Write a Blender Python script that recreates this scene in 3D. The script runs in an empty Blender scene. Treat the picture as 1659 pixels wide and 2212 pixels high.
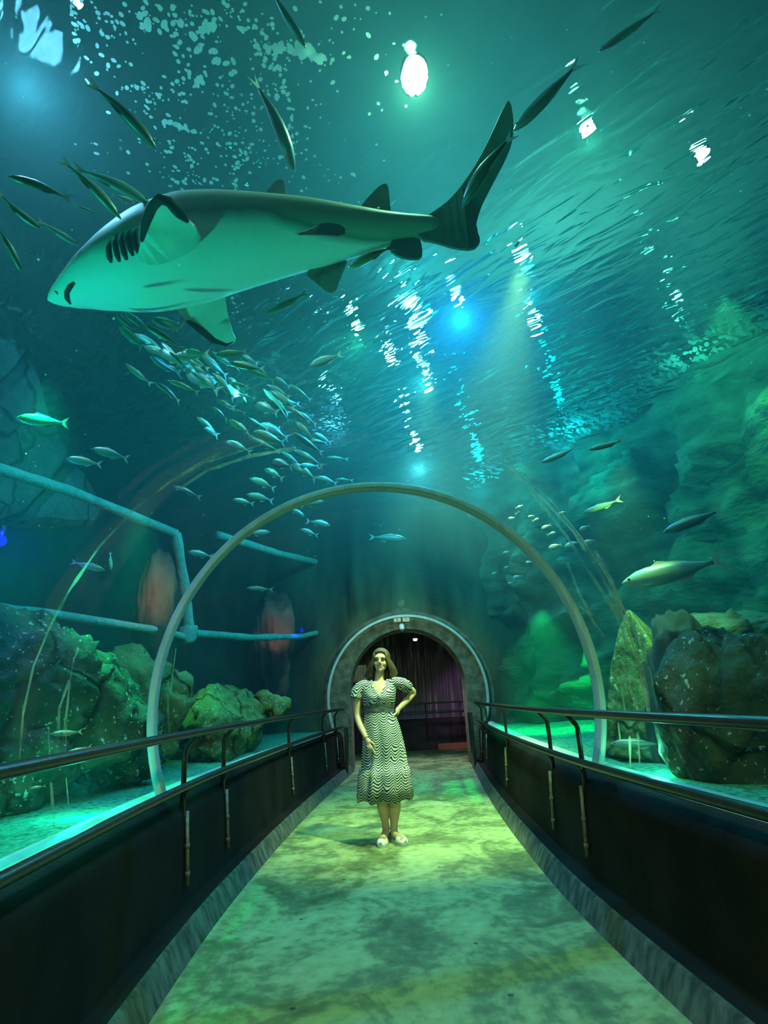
import bpy, bmesh, math, random
import numpy as np
from mathutils import Vector, Matrix, Quaternion, noise
random.seed(7)
scene = bpy.context.scene
COL = scene.collection
PI = math.pi

# ------------------------------------------------------------------ camera
CAM = Vector((0.0, 0.0, 1.24))
FPX, PITCH, ROLL = 1239.2, 0.3142, 0.0535
cd = bpy.data.cameras.new('camera'); cam = bpy.data.objects.new('camera', cd); COL.objects.link(cam)
cd.sensor_fit = 'VERTICAL'; cd.sensor_height = 36.0; cd.lens = 36.0 * FPX / 2212.0
cd.clip_start = 0.02; cd.clip_end = 200
cam.matrix_world = Matrix.Translation(CAM) @ Matrix.Rotation(PI / 2 + PITCH, 4, 'X') @ Matrix.Rotation(-ROLL, 4, 'Z')
scene.camera = cam
scene.view_settings.view_transform = 'Standard'
scene.view_settings.look = 'None'
scene.cycles.use_denoising = True
scene.cycles.use_adaptive_sampling = True
scene.cycles.adaptive_threshold = .1
scene.cycles.adaptive_min_samples = 16
scene.cycles.max_bounces = 8
scene.cycles.transparent_max_bounces = 16
scene.cycles.diffuse_bounces = 2
scene.cycles.glossy_bounces = 2
scene.cycles.transmission_bounces = 4
scene.cycles.volume_bounces = 0
scene.cycles.caustics_reflective = False
scene.cycles.caustics_refractive = False
scene.cycles.sample_clamp_indirect = 4.0

def ray(x, y):
    a, b = x - 829.5, y - 1106.0
    c, s = math.cos(ROLL), math.sin(ROLL)
    u = a * c - b * s; v = a * s + b * c
    return Vector((u, FPX * math.cos(PITCH) + v * math.sin(PITCH), FPX * math.sin(PITCH) - v * math.cos(PITCH))).normalized()
def at_y(x, y, Y):
    d = ray(x, y); return CAM + d * (Y / d.y)
def at_z(x, y, Z):
    d = ray(x, y); return CAM + d * ((Z - CAM.z) / d.z)
def at_plane(x, y, p, n):
    d = ray(x, y); p = Vector(p); n = Vector(n)
    return CAM + d * ((p - CAM).dot(n) / d.dot(n))

# ------------------------------------------------------------------ tunnel axis
AXK = [(-6, 1.25), (-3, .85), (-1.5, .5), (0, .24), (2, .05), (4, -.07), (5.5, -.06), (7.2, 0), (9.5, .14), (11.3, .27), (14, .45), (30, 1.5)]
_ky = np.array([a for a, b in AXK]); _kx = np.array([b for a, b in AXK])
_m = np.gradient(_kx, _ky)
def axis_x(Y):
    Y = min(max(Y, _ky[0]), _ky[-1] - 1e-6)
    i = int(np.searchsorted(_ky, Y, side='right') - 1); i = min(max(i, 0), len(_ky) - 2)
    h = _ky[i + 1] - _ky[i]; t = (Y - _ky[i]) / h
    return float((2*t**3 - 3*t*t + 1) * _kx[i] + (t**3 - 2*t*t + t) * h * _m[i] + (-2*t**3 + 3*t*t) * _kx[i+1] + (t**3 - t*t) * h * _m[i+1])
TR, TZ = 1.53, 1.252          # acrylic radius and height of its axis
Y0, YE = -3.2, 11.45          # tunnel start (behind the camera) and end
SURF_Z = 5.0
def exit_pt(x, y, beyond=0.0):
    """where the sight line through a pixel leaves the acrylic, plus a distance beyond it"""
    d = ray(x, y); t = .3
    while t < 14:
        p = CAM + d * t
        if math.hypot(p.x - axis_x(p.y), p.z - TZ) > TR + .02: break
        t += .02
    return CAM + d * (t + beyond)

# ------------------------------------------------------------------ materials
def nt(name):
    m = bpy.data.materials.new(name); m.use_nodes = True
    t = m.node_tree; t.nodes.clear()
    out = t.nodes.new('ShaderNodeOutputMaterial')
    return m, t, out
def N(t, kind, **kw):
    n = t.nodes.new('ShaderNode' + kind)
    for k, v in kw.items():
        if k in n.inputs: n.inputs[k].default_value = v
        else: setattr(n, k, v)
    return n
def ramp(t, fac, stops):
    r = t.nodes.new('ShaderNodeValToRGB')
    while len(r.color_ramp.elements) < len(stops): r.color_ramp.elements.new(.5)
    for e, (p, c) in zip(r.color_ramp.elements, stops):
        e.position = p; e.color = (*c, 1) if len(c) == 3 else c
    t.links.new(fac, r.inputs[0]); return r
def math_(t, op, a, b=None, c=None):
    n = t.nodes.new('ShaderNodeMath'); n.operation = op
    for i, v in enumerate((a, b, c)):
        if v is None: continue
        if isinstance(v, (int, float)): n.inputs[i].default_value = v
        else: t.links.new(v, n.inputs[i])
    return n.outputs[0]
def simple(name, col, rough=.5, metal=0.0, emit=None, estr=0.0, spec=.5):
    m, t, out = nt(name)
    b = N(t, 'BsdfPrincipled'); b.inputs['Base Color'].default_value = (*col, 1)
    b.inputs['Roughness'].default_value = rough; b.inputs['Metallic'].default_value = metal
    b.inputs['Specular IOR Level'].default_value = spec
    if emit:
        b.inputs['Emission Color'].default_value = (*emit, 1); b.inputs['Emission Strength'].default_value = estr
    t.links.new(b.outputs[0], out.inputs[0]); return m
def noisy(name, c1, c2, scale=5, rough=.7, bump=.3, bscale=None, detail=6, spec=.3, stops=None, metal=0.0, coord='Object', stretch=None):
    m, t, out = nt(name)
    tc = N(t, 'TexCoord'); src = tc.outputs[coord]
    if stretch:
        mp = N(t, 'Mapping'); mp.inputs['Scale'].default_value = stretch; t.links.new(src, mp.inputs[0]); src = mp.outputs[0]
    n = N(t, 'TexNoise'); n.inputs['Scale'].default_value = scale; n.inputs['Detail'].default_value = detail
    t.links.new(src, n.inputs['Vector'])
    r = ramp(t, n.outputs[0], stops or [(.35, c1), (.65, c2)])
    b = N(t, 'BsdfPrincipled'); b.inputs['Roughness'].default_value = rough; b.inputs['Specular IOR Level'].default_value = spec
    b.inputs['Metallic'].default_value = metal
    t.links.new(r.outputs[0], b.inputs['Base Color'])
    if bump:
        n2 = N(t, 'TexNoise'); n2.inputs['Scale'].default_value = bscale or scale * 3; n2.inputs['Detail'].default_value = 5
        t.links.new(src, n2.inputs['Vector'])
        bp = N(t, 'Bump'); bp.inputs['Strength'].default_value = bump; bp.inputs['Distance'].default_value = .05
        t.links.new(n2.outputs[0], bp.inputs['Height']); t.links.new(bp.outputs[0], b.inputs['Normal'])
    t.links.new(b.outputs[0], out.inputs[0]); return m

# ------------------------------------------------------------------ object helpers
def obj(name, verts, faces, mat, parent=None, smooth=False):
    me = bpy.data.meshes.new(name); me.from_pydata([tuple(v) for v in verts], [], faces); me.update()
    o = bpy.data.objects.new(name, me); COL.objects.link(o)
    if mat: me.materials.append(mat)
    if smooth:
        for p in me.polygons: p.use_smooth = True
    if parent is not None: o.parent = parent
    return o
def bobj(name, bm, mat, parent=None, smooth=False):
    me = bpy.data.meshes.new(name); bm.to_mesh(me); bm.free()
    o = bpy.data.objects.new(name, me); COL.objects.link(o)
    if mat: me.materials.append(mat)
    if smooth:
        for p in me.polygons: p.use_smooth = True
    if parent is not None: o.parent = parent
    return o
def tag(o, label=None, cat=None, group=None, kind=None):
    if label: o['label'] = label
    if cat: o['category'] = cat
    if group: o['group'] = group
    if kind: o['kind'] = kind
    return o
def struct(o): o['kind'] = 'structure'; return o
def empty(name, loc, label, cat, group=None):
    o = bpy.data.objects.new(name, None); COL.objects.link(o); o.location = loc; o.empty_display_size = .1
    return tag(o, label, cat, group)
def adopt(child, root):
    """parent a mesh built in world coordinates to an Empty that only has a location"""
    child.parent = root; child.matrix_parent_inverse = Matrix.Translation(-Vector(root.location)); return child
def fix_normals(o):
    bm = bmesh.new(); bm.from_mesh(o.data); bmesh.ops.recalc_face_normals(bm, faces=bm.faces); bm.to_mesh(o.data); bm.free(); return o
def bevel(o, w, seg=2, ang=.6):
    m = o.modifiers.new('bevel', 'BEVEL'); m.width = w; m.segments = seg; m.limit_method = 'ANGLE'; m.angle_limit = ang; return o
def subsurf(o, lv=1):
    m = o.modifiers.new('subsurf', 'SUBSURF'); m.levels = lv; m.render_levels = lv; return o
def tube_data(pts, rad, n=10, cap=True, closed=False, scale2=None):
    """swept tube; rad number or list"""
    pts = [Vector(p) for p in pts]; V = []; F = []
    k = len(pts); prev = None
    for i, p in enumerate(pts):
        if closed: tg = (pts[(i + 1) % k] - pts[i - 1])
        else: tg = pts[min(i + 1, k - 1)] - pts[max(i - 1, 0)]
        tg.normalize()
        if prev is None:
            a = tg.orthogonal().normalized()
        else:
            a = (prev - tg * prev.dot(tg)).normalized()
        prev = a; b = tg.cross(a)
        r = rad[i] if isinstance(rad, (list, tuple)) else rad
        for j in range(n):
            t = 2 * PI * j / n
            V.append(p + a * (math.cos(t) * r) + b * (math.sin(t) * r))
    m = k if closed else k - 1
    for i in range(m):
        for j in range(n):
            i2 = (i + 1) % k
            F.append((i * n + j, i * n + (j + 1) % n, i2 * n + (j + 1) % n, i2 * n + j))
    if cap and not closed:
        F.append(tuple(range(n - 1, -1, -1))); F.append(tuple((k - 1) * n + j for j in range(n)))
    return V, F
def merge(*parts):
    V = []; F = []
    for v, f in parts:
        b = len(V); V += list(v); F += [tuple(b + i for i in q) for q in f]
    return V, F
def tube(name, pts, rad, mat, parent=None, n=10, closed=False):
    V, F = tube_data(pts, rad, n, True, closed); return obj(name, V, F, mat, parent, True)
def box_data(c, s, rot=None):
    c = Vector(c); V = []
    for x in (-1, 1):
        for y in (-1, 1):
            for z in (-1, 1):
                v = Vector((x * s[0] / 2, y * s[1] / 2, z * s[2] / 2))
                if rot: v = rot @ v
                V.append(c + v)
    return V, [(0, 1, 3, 2), (4, 6, 7, 5), (0, 4, 5, 1), (2, 3, 7, 6), (0, 2, 6, 4), (1, 5, 7, 3)]
def sweep(name, profile, mat, ys, parent=None, smooth=True, closed=False, jitter=None):
    """profile [(s, z)] lateral offsets from the tunnel axis swept along it"""
    V = []; n = len(profile)
    for Y in ys:
        x0 = axis_x(Y); dx = (axis_x(Y + .01) - axis_x(Y - .01)) / .02
        L = math.hypot(1, dx); nx, ny = 1 / L, -dx / L
        for k, (s, z) in enumerate(profile):
            j = jitter(Y, k) if jitter else (0, 0)
            V.append((x0 + nx * (s + j[0]), Y + ny * (s + j[0]), z + j[1]))
    F = []
    for i in range(len(ys) - 1):
        for k in range(n if closed else n - 1):
            k2 = (k + 1) % n
            F.append((i * n + k, i * n + k2, (i + 1) * n + k2, (i + 1) * n + k))
    return obj(name, V, F, mat, parent, smooth)
def lin(a, b, n): return [a + (b - a) * i / (n - 1) for i in range(n)]
# ================================================================== SETTING: walkway
YS = lin(Y0, YE, 90)
# concrete floor, damp and mottled
def mat_floor():
    m, t, out = nt('stained_concrete')
    tc = N(t, 'TexCoord')
    mp = N(t, 'Mapping'); mp.inputs['Scale'].default_value = (1.0, .8, 1); t.links.new(tc.outputs['Object'], mp.inputs[0])
    n1 = N(t, 'TexNoise'); n1.inputs['Scale'].default_value = 1.9; n1.inputs['Detail'].default_value = 9; n1.inputs['Roughness'].default_value = .66; n1.inputs['Distortion'].default_value = .9
    t.links.new(mp.outputs[0], n1.inputs['Vector'])
    n2 = N(t, 'TexNoise'); n2.inputs['Scale'].default_value = 14; n2.inputs['Detail'].default_value = 6
    t.links.new(tc.outputs['Object'], n2.inputs['Vector'])
    s = math_(t, 'ADD', math_(t, 'MULTIPLY', n1.outputs[0], .75), math_(t, 'MULTIPLY', n2.outputs[0], .25))
    r = ramp(t, s, [(.36, (.085, .115, .045)), (.46, (.16, .215, .085)), (.53, (.29, .37, .155)), (.64, (.40, .50, .24))])
    n3 = N(t, 'TexVoronoi'); n3.inputs['Scale'].default_value = 3.1; t.links.new(tc.outputs['Object'], n3.inputs['Vector'])
    sp = ramp(t, n3.outputs['Distance'], [(.035, (.12, .12, .12)), (.05, (1, 1, 1))])
    mx = N(t, 'Mix', data_type='RGBA', blend_type='MULTIPLY'); mx.inputs[0].default_value = .8
    t.links.new(r.outputs[0], mx.inputs[6]); t.links.new(sp.outputs[0], mx.inputs[7])
    b = N(t, 'BsdfPrincipled'); t.links.new(mx.outputs[2], b.inputs['Base Color'])
    rr = ramp(t, n1.outputs[0], [(.4, (.55,) * 3), (.6, (.85,) * 3)]); t.links.new(rr.outputs[0], b.inputs['Roughness'])
    b.inputs['Specular IOR Level'].default_value = .3
    bp = N(t, 'Bump'); bp.inputs['Strength'].default_value = .35; bp.inputs['Distance'].default_value = .01
    t.links.new(s, bp.inputs['Height']); t.links.new(bp.outputs[0], b.inputs['Normal'])
    t.links.new(b.outputs[0], out.inputs[0]); return m
M_FLOOR = mat_floor()
struct(sweep('floor', [(-1.25, 0), (1.25, 0)], M_FLOOR, lin(Y0, 13.0, 60), smooth=False))

M_WALL = noisy('dark_painted_render', (.006, .006, .005), (.013, .012, .010), scale=3, rough=.8, bump=.12, bscale=40, spec=.1)
M_BASE = noisy('stained_plinth', (.03, .04, .032), (.11, .13, .10), scale=6, rough=.8, bump=.3, stretch=(3, 3, .6))
M_STRIP = simple('pale_acrylic_flange', (.72, .80, .72), rough=.45)
for side, s in (('left', -1), ('right', 1)):
    struct(sweep('baseboard_' + side, [(s * 1.06, -.01), (s * 1.075, .0), (s * 1.125, .115), (s * 1.145, .128)], M_BASE, YS))
    prof = [(s * 1.146, .127), (s * 1.225, .132), (s * 1.24, .15), (s * 1.255, .54), (s * 1.265, .61), (s * 1.285, .66), (s * 1.32, .69), (s * 1.36, .705), (s * 1.405, .708), (s * 1.41, .5)]
    struct(sweep('wall_' + side, prof, M_WALL, YS))
    # pale flange between ledge and acrylic
    struct(sweep('trim_' + ('1' if s < 0 else '2'), [(s * 1.40, .70), (s * 1.405, .722), (s * 1.415, .728), (s * 1.46, .745), (s * 1.50, .75), (s * 1.52, .74)], M_STRIP, YS))

# ------------------------------------------------------------------ acrylic vault
def mat_acrylic():
    m, t, out = nt('clear_acrylic')
    tr = N(t, 'BsdfTransparent'); tr.inputs[0].default_value = (.97, 1, .985, 1)
    gl = N(t, 'BsdfGlossy'); gl.inputs['Roughness'].default_value = .03; gl.inputs[0].default_value = (1, 1, 1, 1)
    fr = N(t, 'Fresnel'); fr.inputs['IOR'].default_value = 1.25
    tc = N(t, 'TexCoord')
    ns = N(t, 'TexNoise'); ns.inputs['Scale'].default_value = 1.1; ns.inputs['Detail'].default_value = 2
    t.links.new(tc.outputs['Object'], ns.inputs['Vector'])
    bp = N(t, 'Bump'); bp.inputs['Strength'].default_value = .08; bp.inputs['Distance'].default_value = .08
    t.links.new(ns.outputs[0], bp.inputs['Height']); t.links.new(bp.outputs[0], gl.inputs['Normal'])
    f = math_(t, 'MINIMUM', math_(t, 'MULTIPLY', fr.outputs[0], .20), .15)
    mx = N(t, 'MixShader'); t.links.new(f, mx.inputs[0]); t.links.new(tr.outputs[0], mx.inputs[1]); t.links.new(gl.outputs[0], mx.inputs[2])
    t.links.new(mx.outputs[0], out.inputs[0]); return m
M_ACR = mat_acrylic()
ARC = [math.radians(a) for a in lin(-19.5, 199.5, 56)]
struct(sweep('window_1', [(TR * math.cos(a), TZ + TR * math.sin(a)) for a in ARC], M_ACR, lin(Y0, YE, 70)))

# ------------------------------------------------------------------ water body (volume) and rippled surface
def mat_water():
    m, t, out = nt('hazy_sea_water')
    ab = N(t, 'VolumeAbsorption'); ab.inputs['Color'].default_value = (.40, .76, .75, 1); ab.inputs['Density'].default_value = .46
    sc = N(t, 'VolumeScatter'); sc.inputs['Color'].default_value = (.45, 1, .97, 1); sc.inputs['Density'].default_value = .031; sc.inputs['Anisotropy'].default_value = .15
    em = N(t, 'Emission'); em.inputs[0].default_value = (.0, .30, .50, 1); em.inputs[1].default_value = .004  # faint emission added to stand in for multiply scattered light
    a1 = N(t, 'AddShader'); a2 = N(t, 'AddShader')
    t.links.new(ab.outputs[0], a1.inputs[0]); t.links.new(sc.outputs[0], a1.inputs[1])
    t.links.new(a1.outputs[0], a2.inputs[0]); t.links.new(em.outputs[0], a2.inputs[1])
    t.links.new(a2.outputs[0], out.inputs['Volume']); return m
XL, XR = -6.2, 5.8
def water_body():
    inner = [(TR + .012) * Vector((math.cos(a), math.sin(a))) + Vector((0, TZ)) for a in ARC]
    inner = [(v.x, v.y) for v in inner]
    inner = [(1.47, -.12)] + inner + [(-1.47, -.12)]
    ys = lin(Y0, YE, 50); V = []; F = []; n = len(inner)
    outer = []
    for s, z in inner:
        dx, dz = s, z - TZ
        k = 1e9
        if dx > 1e-6: k = min(k, XR / dx)
        if dx < -1e-6: k = min(k, XL / dx)
        if dz > 1e-6: k = min(k, (SURF_Z - TZ) / dz)
        if dz < -1e-6: k = min(k, (-.3 - TZ) / dz)
        outer.append((dx * k, TZ + dz * k))
    # exact corners
    def snap(cx, cz):
        j = min(range(n), key=lambda i: math.hypot(outer[i][0] - cx, outer[i][1] - cz)); outer[j] = (cx, cz)
    for c in ((XR, SURF_Z), (XL, SURF_Z), (XR, -.3), (XL, -.3)): snap(*c)
    for Y in ys:
        ax = axis_x(Y)
        V += [(ax + s, Y, z) for s, z in inner]
        V += [(s, Y, z) for s, z in outer]
    w = 2 * n
    for i in range(len(ys) - 1):
        for k in range(n):
            k2 = (k + 1) % n
            F.append((i * w + k, i * w + k2, (i + 1) * w + k2, (i + 1) * w + k))
            F.append((i * w + n + k2, i * w + n + k, (i + 1) * w + n + k, (i + 1) * w + n + k2))
    for i, fl in ((0, False), (len(ys) - 1, True)):
        for k in range(n):
            k2 = (k + 1) % n
            q = (i * w + k, i * w + n + k, i * w + n + k2, i * w + k2)
            F.append(q[::-1] if fl else q)
    o = obj('water_body', V, F, mat_water()); fix_normals(o); return struct(o)
water_body()
def mat_surface():
    m, t, out = nt('rippled_water_surface')
    tc = N(t, 'TexCoord')
    m0 = N(t, 'Mapping'); m0.inputs['Rotation'].default_value = (0, 0, .75); t.links.new(tc.outputs['Object'], m0.inputs[0])
    mp = N(t, 'Mapping'); mp.inputs['Scale'].default_value = (.5, 1.6, 1); t.links.new(m0.outputs[0], mp.inputs[0])
    n1 = N(t, 'TexNoise'); n1.inputs['Scale'].default_value = 4.0; n1.inputs['Detail'].default_value = 1.8; n1.inputs['Distortion'].default_value = .7
    t.links.new(mp.outputs[0], n1.inputs['Vector'])
    # calmer water over the crown lamp, livelier further along
    vd = N(t, 'VectorMath', operation='DISTANCE'); vd.inputs[1].default_value = (.3, 2.6, SURF_Z); t.links.new(tc.outputs['Object'], vd.inputs[0])
    calm = N(t, 'MapRange'); calm.inputs['From Min'].default_value = .45; calm.inputs['From Max'].default_value = 1.6; calm.inputs['To Min'].default_value = .22; calm.inputs['To Max'].default_value = .85
    t.links.new(vd.outputs['Value'], calm.inputs['Value'])
    bp = N(t, 'Bump'); bp.inputs['Strength'].default_value = .9; bp.inputs['Distance'].default_value = .08
    t.links.new(math_(t, 'MULTIPLY', n1.outputs[0], calm.outputs[0]), bp.inputs['Height'])
    rf = N(t, 'BsdfGlass'); rf.inputs['IOR'].default_value = 1 / 1.12; rf.inputs['Roughness'].default_value = .0; rf.inputs[0].default_value = (.9, 1, 1, 1)
    t.links.new(bp.outputs[0], rf.inputs['Normal']); t.links.new(rf.outputs[0], out.inputs[0]); return m
V = [(x, y, SURF_Z + .012) for y in lin(Y0, YE, 2) for x in lin(XL, XR, 2)]
struct(obj('water_surface', V, [(0, 2, 3, 1)], mat_surface()))
# dim roof of the hall over the tank
M_ROOF = noisy('dim_hall_roof', (.14, .34, .30), (.18, .39, .35), scale=1.5, rough=.9, bump=0)
V, F = box_data((-.2, 4.1, 8.2), (13, 16, .1)); struct(obj('ceiling', V, F, M_ROOF))

for nm, c, sz in (('left', (XL - .1, 4.1, 6.6), (.1, 16, 3.2)), ('right', (XR + .1, 4.1, 6.6), (.1, 16, 3.2)), ('far', (-.2, YE + .15, 6.6), (12.2, .1, 3.2)), ('near', (-.2, Y0 - .15, 6.6), (12.2, .1, 3.2))):
    V, F = box_data(c, sz); struct(obj('wall_hall_' + nm, V, F, M_ROOF))
# ------------------------------------------------------------------ lamps
def spot(name, loc, target, col, power, size=60, blend=.6, rad=.08):
    l = bpy.data.lights.new(name, 'SPOT'); l.color = col; l.energy = power; l.spot_size = math.radians(size); l.spot_blend = blend; l.shadow_soft_size = rad
    o = bpy.data.objects.new(name, l); COL.objects.link(o); o.location = loc
    o.rotation_euler = (Vector(target) - Vector(loc)).to_track_quat('-Z', 'Y').to_euler(); return o
def point(name, loc, col, power, rad=.1):
    l = bpy.data.lights.new(name, 'POINT'); l.color = col; l.energy = power; l.shadow_soft_size = rad
    o = bpy.data.objects.new(name, l); COL.objects.link(o); o.location = loc; return o
M_HOUSE = simple('black_lamp_housing', (.02, .02, .02), .5)
def mat_glow(name, col, s):
    m, t, out = nt(name); e = N(t, 'Emission'); e.inputs[0].default_value = (*col, 1); e.inputs[1].default_value = s
    t.links.new(e.outputs[0], out.inputs[0]); return m
M_LENS_G = mat_glow('green_white_lamp_lens', (.75, 1, .85), 60)
M_LENS_B = mat_glow('blue_white_lamp_lens', (.55, .8, 1), 60)
def flood(px, kind, r, label, el=1.0, z=5.5):
    """round floodlight hung over the water, lens facing down"""
    p = at_z(px[0], px[1], z)
    root = empty('hanging_floodlight', p, label, 'lamp', 'floodlights over the water')
    n = 20; V = []; F = []
    for zz, rr in ((0, r), (.0, r * 1.06), (.02, r * 1.06), (.045, r * .9), (.06, r * .4)):
        V += [(p.x + rr * math.cos(2 * PI * k / n), p.y + el * rr * math.sin(2 * PI * k / n), p.z + zz) for k in range(n)]
    for i in range(4):
        for k in range(n): F.append((i * n + k, i * n + (k + 1) % n, (i + 1) * n + (k + 1) % n, (i + 1) * n + k))
    F.append(tuple(4 * n + k for k in range(n)))
    adopt(obj('lamp_housing', V, F, M_HOUSE, None, True), root)
    V = [(p.x + r * math.cos(2 * PI * k / n), p.y + el * r * math.sin(2 * PI * k / n), p.z + .004) for k in range(n)]
    adopt(obj('lamp_lens', V, [tuple(range(n))], M_LENS_G if kind == 'g' else M_LENS_B, None), root)
    return p
LAMPS = [((897, 185), 'g', .10, 'largest brilliant white floodlight glowing green over the tunnel crown', 1.5),
         ((1272, 300), 'g', .06, 'bright floodlight seen through ripples beyond the shark tail'),
         ((1524, 365), 'g', .065, 'floodlight broken into slanting streaks near the dark upper corner'),
         ((772, 750), 'g', .07, 'small yellow-green floodlight above the crown of the hoop'),
         ((918, 785), 'g', .08, 'small white floodlight beside the blue glow'),
         ((992, 680), 'b', .07, 'small blue-white floodlight in the brightest blue glow'),
         ((1130, 580), 'b', .09, 'blue-white floodlight shredded into ladder-like ripples'),
         ((845, 810), 'b', .07, 'pale blue floodlight broken into squiggles above the hoop'),
         ((925, 870), 'b', .08, 'floodlight drawn into a looping squiggle just above the hoop'),
         ((1160, 740), 'b', .08, 'faint blue floodlight rippling below the ladder-like ripples'),
         ((160, 20), 'b', .05, 'blue floodlight at the top edge above the foam patches')]
LP = [flood(*a) for a in LAMPS]
# ================================================================== HOOPS, HANDRAILS, PORTAL
M_HOOP = noisy('pale_enamelled_steel', (.27, .40, .37), (.36, .50, .46), scale=14, rough=.4, bump=.05, spec=.5, stretch=(1, 1, .3))
def hoop(name, cx, cy, yaw, R, w, th, label, zc=TZ, a0=-20, a1=200, mat=None):
    V = []; n = 84
    base = Vector((cx, cy, .74))
    root_loc = base
    sec = [(-th / 2, -w / 2), (-th / 2, w / 2), (th / 2, w / 2), (th / 2, -w / 2)]
    for i in range(n):
        a = math.radians(a0 + (a1 - a0) * i / (n - 1))
        for dr, dy in sec:
            x = (R + dr) * math.cos(a); z = zc + (R + dr) * math.sin(a)
            V.append((x * math.cos(yaw) - dy * math.sin(yaw) + cx, cy + x * math.sin(yaw) + dy * math.cos(yaw), z))
    F = []
    for i in range(n - 1):
        for j in range(4): F.append((i * 4 + j, i * 4 + (j + 1) % 4, (i + 1) * 4 + (j + 1) % 4, (i + 1) * 4 + j))
    F += [(3, 2, 1, 0), tuple((n - 1) * 4 + j for j in range(4))]
    o = obj(name, V, F, mat or M_HOOP, None, True); fix_normals(o); bevel(o, .008, 2, .8)
    return tag(o, label, 'hoop', 'steel hoops joining the acrylic panels')
hoop('steel_hoop', -.05, 4.005, .137, 1.488, .10, .045, 'large pale steel hoop framing the woman, standing on both ledges', 1.252)
hoop('steel_hoop', .27, 11.25, .05, 1.488, .10, .05, 'small far steel hoop ringing the dark tunnel mouth', 1.26)

M_RAIL = noisy('black_painted_steel', (.012, .012, .011), (.022, .022, .02), scale=30, rough=.32, bump=.05, spec=.5)
M_BAR = noisy('worn_grey_steel_bar', (.12, .11, .09), (.22, .20, .16), scale=25, rough=.5, bump=.1)
def side_pt(s, Y, z):
    x0 = axis_x(Y); dx = (axis_x(Y + .01) - axis_x(Y - .01)) / .02; L = math.hypot(1, dx)
    return Vector((x0 + s / L, Y - s * dx / L, z))
def handrail(sg, posts, label):
    root = empty('handrail', side_pt(sg * 1.25, 4, .7), label, 'handrail', 'handrails along the walkway')
    ys = lin(-2.2, 11.1, 70)
    top = [side_pt(sg * 1.205, y, 1.095) for y in ys]
    V, F = merge(tube_data(top, .024, 12)); adopt(obj('top_rail', V, F, M_RAIL, None, True), root)
    low = [side_pt(sg * 1.235, y, .79) for y in ys]
    V, F = tube_data(low, .024, 12); adopt(obj('lower_rail', V, F, M_RAIL, None, True), root)
    for Y in posts:
        pts = [side_pt(sg * 1.282, Y, .55), side_pt(sg * 1.282, Y, .99), side_pt(sg * 1.272, Y + .0, 1.015), side_pt(sg * 1.22, Y + .0, 1.075), side_pt(sg * 1.205, Y, 1.09)]
        V, F = tube_data(pts, .0165, 10)
        p = adopt(obj('post', V, F, M_RAIL, None, True), root)
        V, F = merge(tube_data([side_pt(sg * 1.25, Y, .64), side_pt(sg * 1.226, Y, .235)], .0115, 8),
                     tube_data([side_pt(sg * 1.239, Y, .46), side_pt(sg * 1.238, Y, .435)], .0155, 8),
                     tube_data([side_pt(sg * 1.231, Y, .31), side_pt(sg * 1.230, Y, .285)], .0155, 8))
        b = obj('hanger_bar', V, F, M_BAR, None, True); b.parent = p
        V, F = tube_data([side_pt(sg * 1.282, Y, .70), side_pt(sg * 1.262, Y, .745), side_pt(sg * 1.235, Y, .78)], .012, 8)
        b = obj('bracket', V, F, M_RAIL, None, True); b.parent = p
    return root
handrail(-1, [-.6, 1.2, 3.97, 4.82, 7.26, 9.48, 10.6], 'black double handrail on bent posts along the walkway side with the pink-tinged rocks and pipes')
handrail(1, [-.6, 1.4, 4.08, 4.91, 7.2, 9.6, 10.7], 'black double handrail on bent posts along the walkway side below the rock cliff')

# dark end board of the low wall
V, F = box_data((axis_x(10.9) + 1.10, 10.9, .47), (.05, .30, .92)); struct(obj('trim_3', V, F, M_RAIL))
V, F = box_data((axis_x(10.9) - 1.12, 10.9, .40), (.05, .30, .78)); struct(obj('trim_4', V, F, M_RAIL))

# concrete collar with arched opening at the far end
M_CONC = noisy('rough_dark_concrete', (.07, .075, .055), (.17, .17, .12), scale=7, rough=.9, bump=.6, bscale=30)
def collar():
    cx = axis_x(11.45); yF, yB = 11.4, 12.1
    ri, zi = 1.10, 1.42
    A = [math.radians(a) for a in lin(0, 180, 40)]
    inner = [(ri, 0)] + [(ri * math.cos(a), zi + ri * math.sin(a)) for a in A] + [(-ri, 0)]
    outer = []
    for k, (x, z) in enumerate(inner):
        if k == 0: outer.append((1.62, -.02))
        elif k == len(inner) - 1: outer.append((-1.62, -.02))
        else:
            a = A[k - 1]; t = 1.62
            outer.append((t * math.cos(a), max(zi, TZ + t * math.sin(a)) if math.sin(a) < .3 else TZ + t * math.sin(a)))
    V = []; n = len(inner)
    for y in (yF, yB):
        V += [(cx + x, y, z) for x, z in inner] + [(cx + x, y, z) for x, z in outer]
    F = []
    for k in range(n - 1):
        F.append((k, k + 1, n + k + 1, n + k))
        F.append((k, 2 * n + k, 2 * n + k + 1, k + 1))
        F.append((2 * n + k, 3 * n + k, 3 * n + k + 1, 2 * n + k + 1))
    o = obj('wall_back', V, F, M_CONC); fix_normals(o); return struct(o)
collar()

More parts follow.
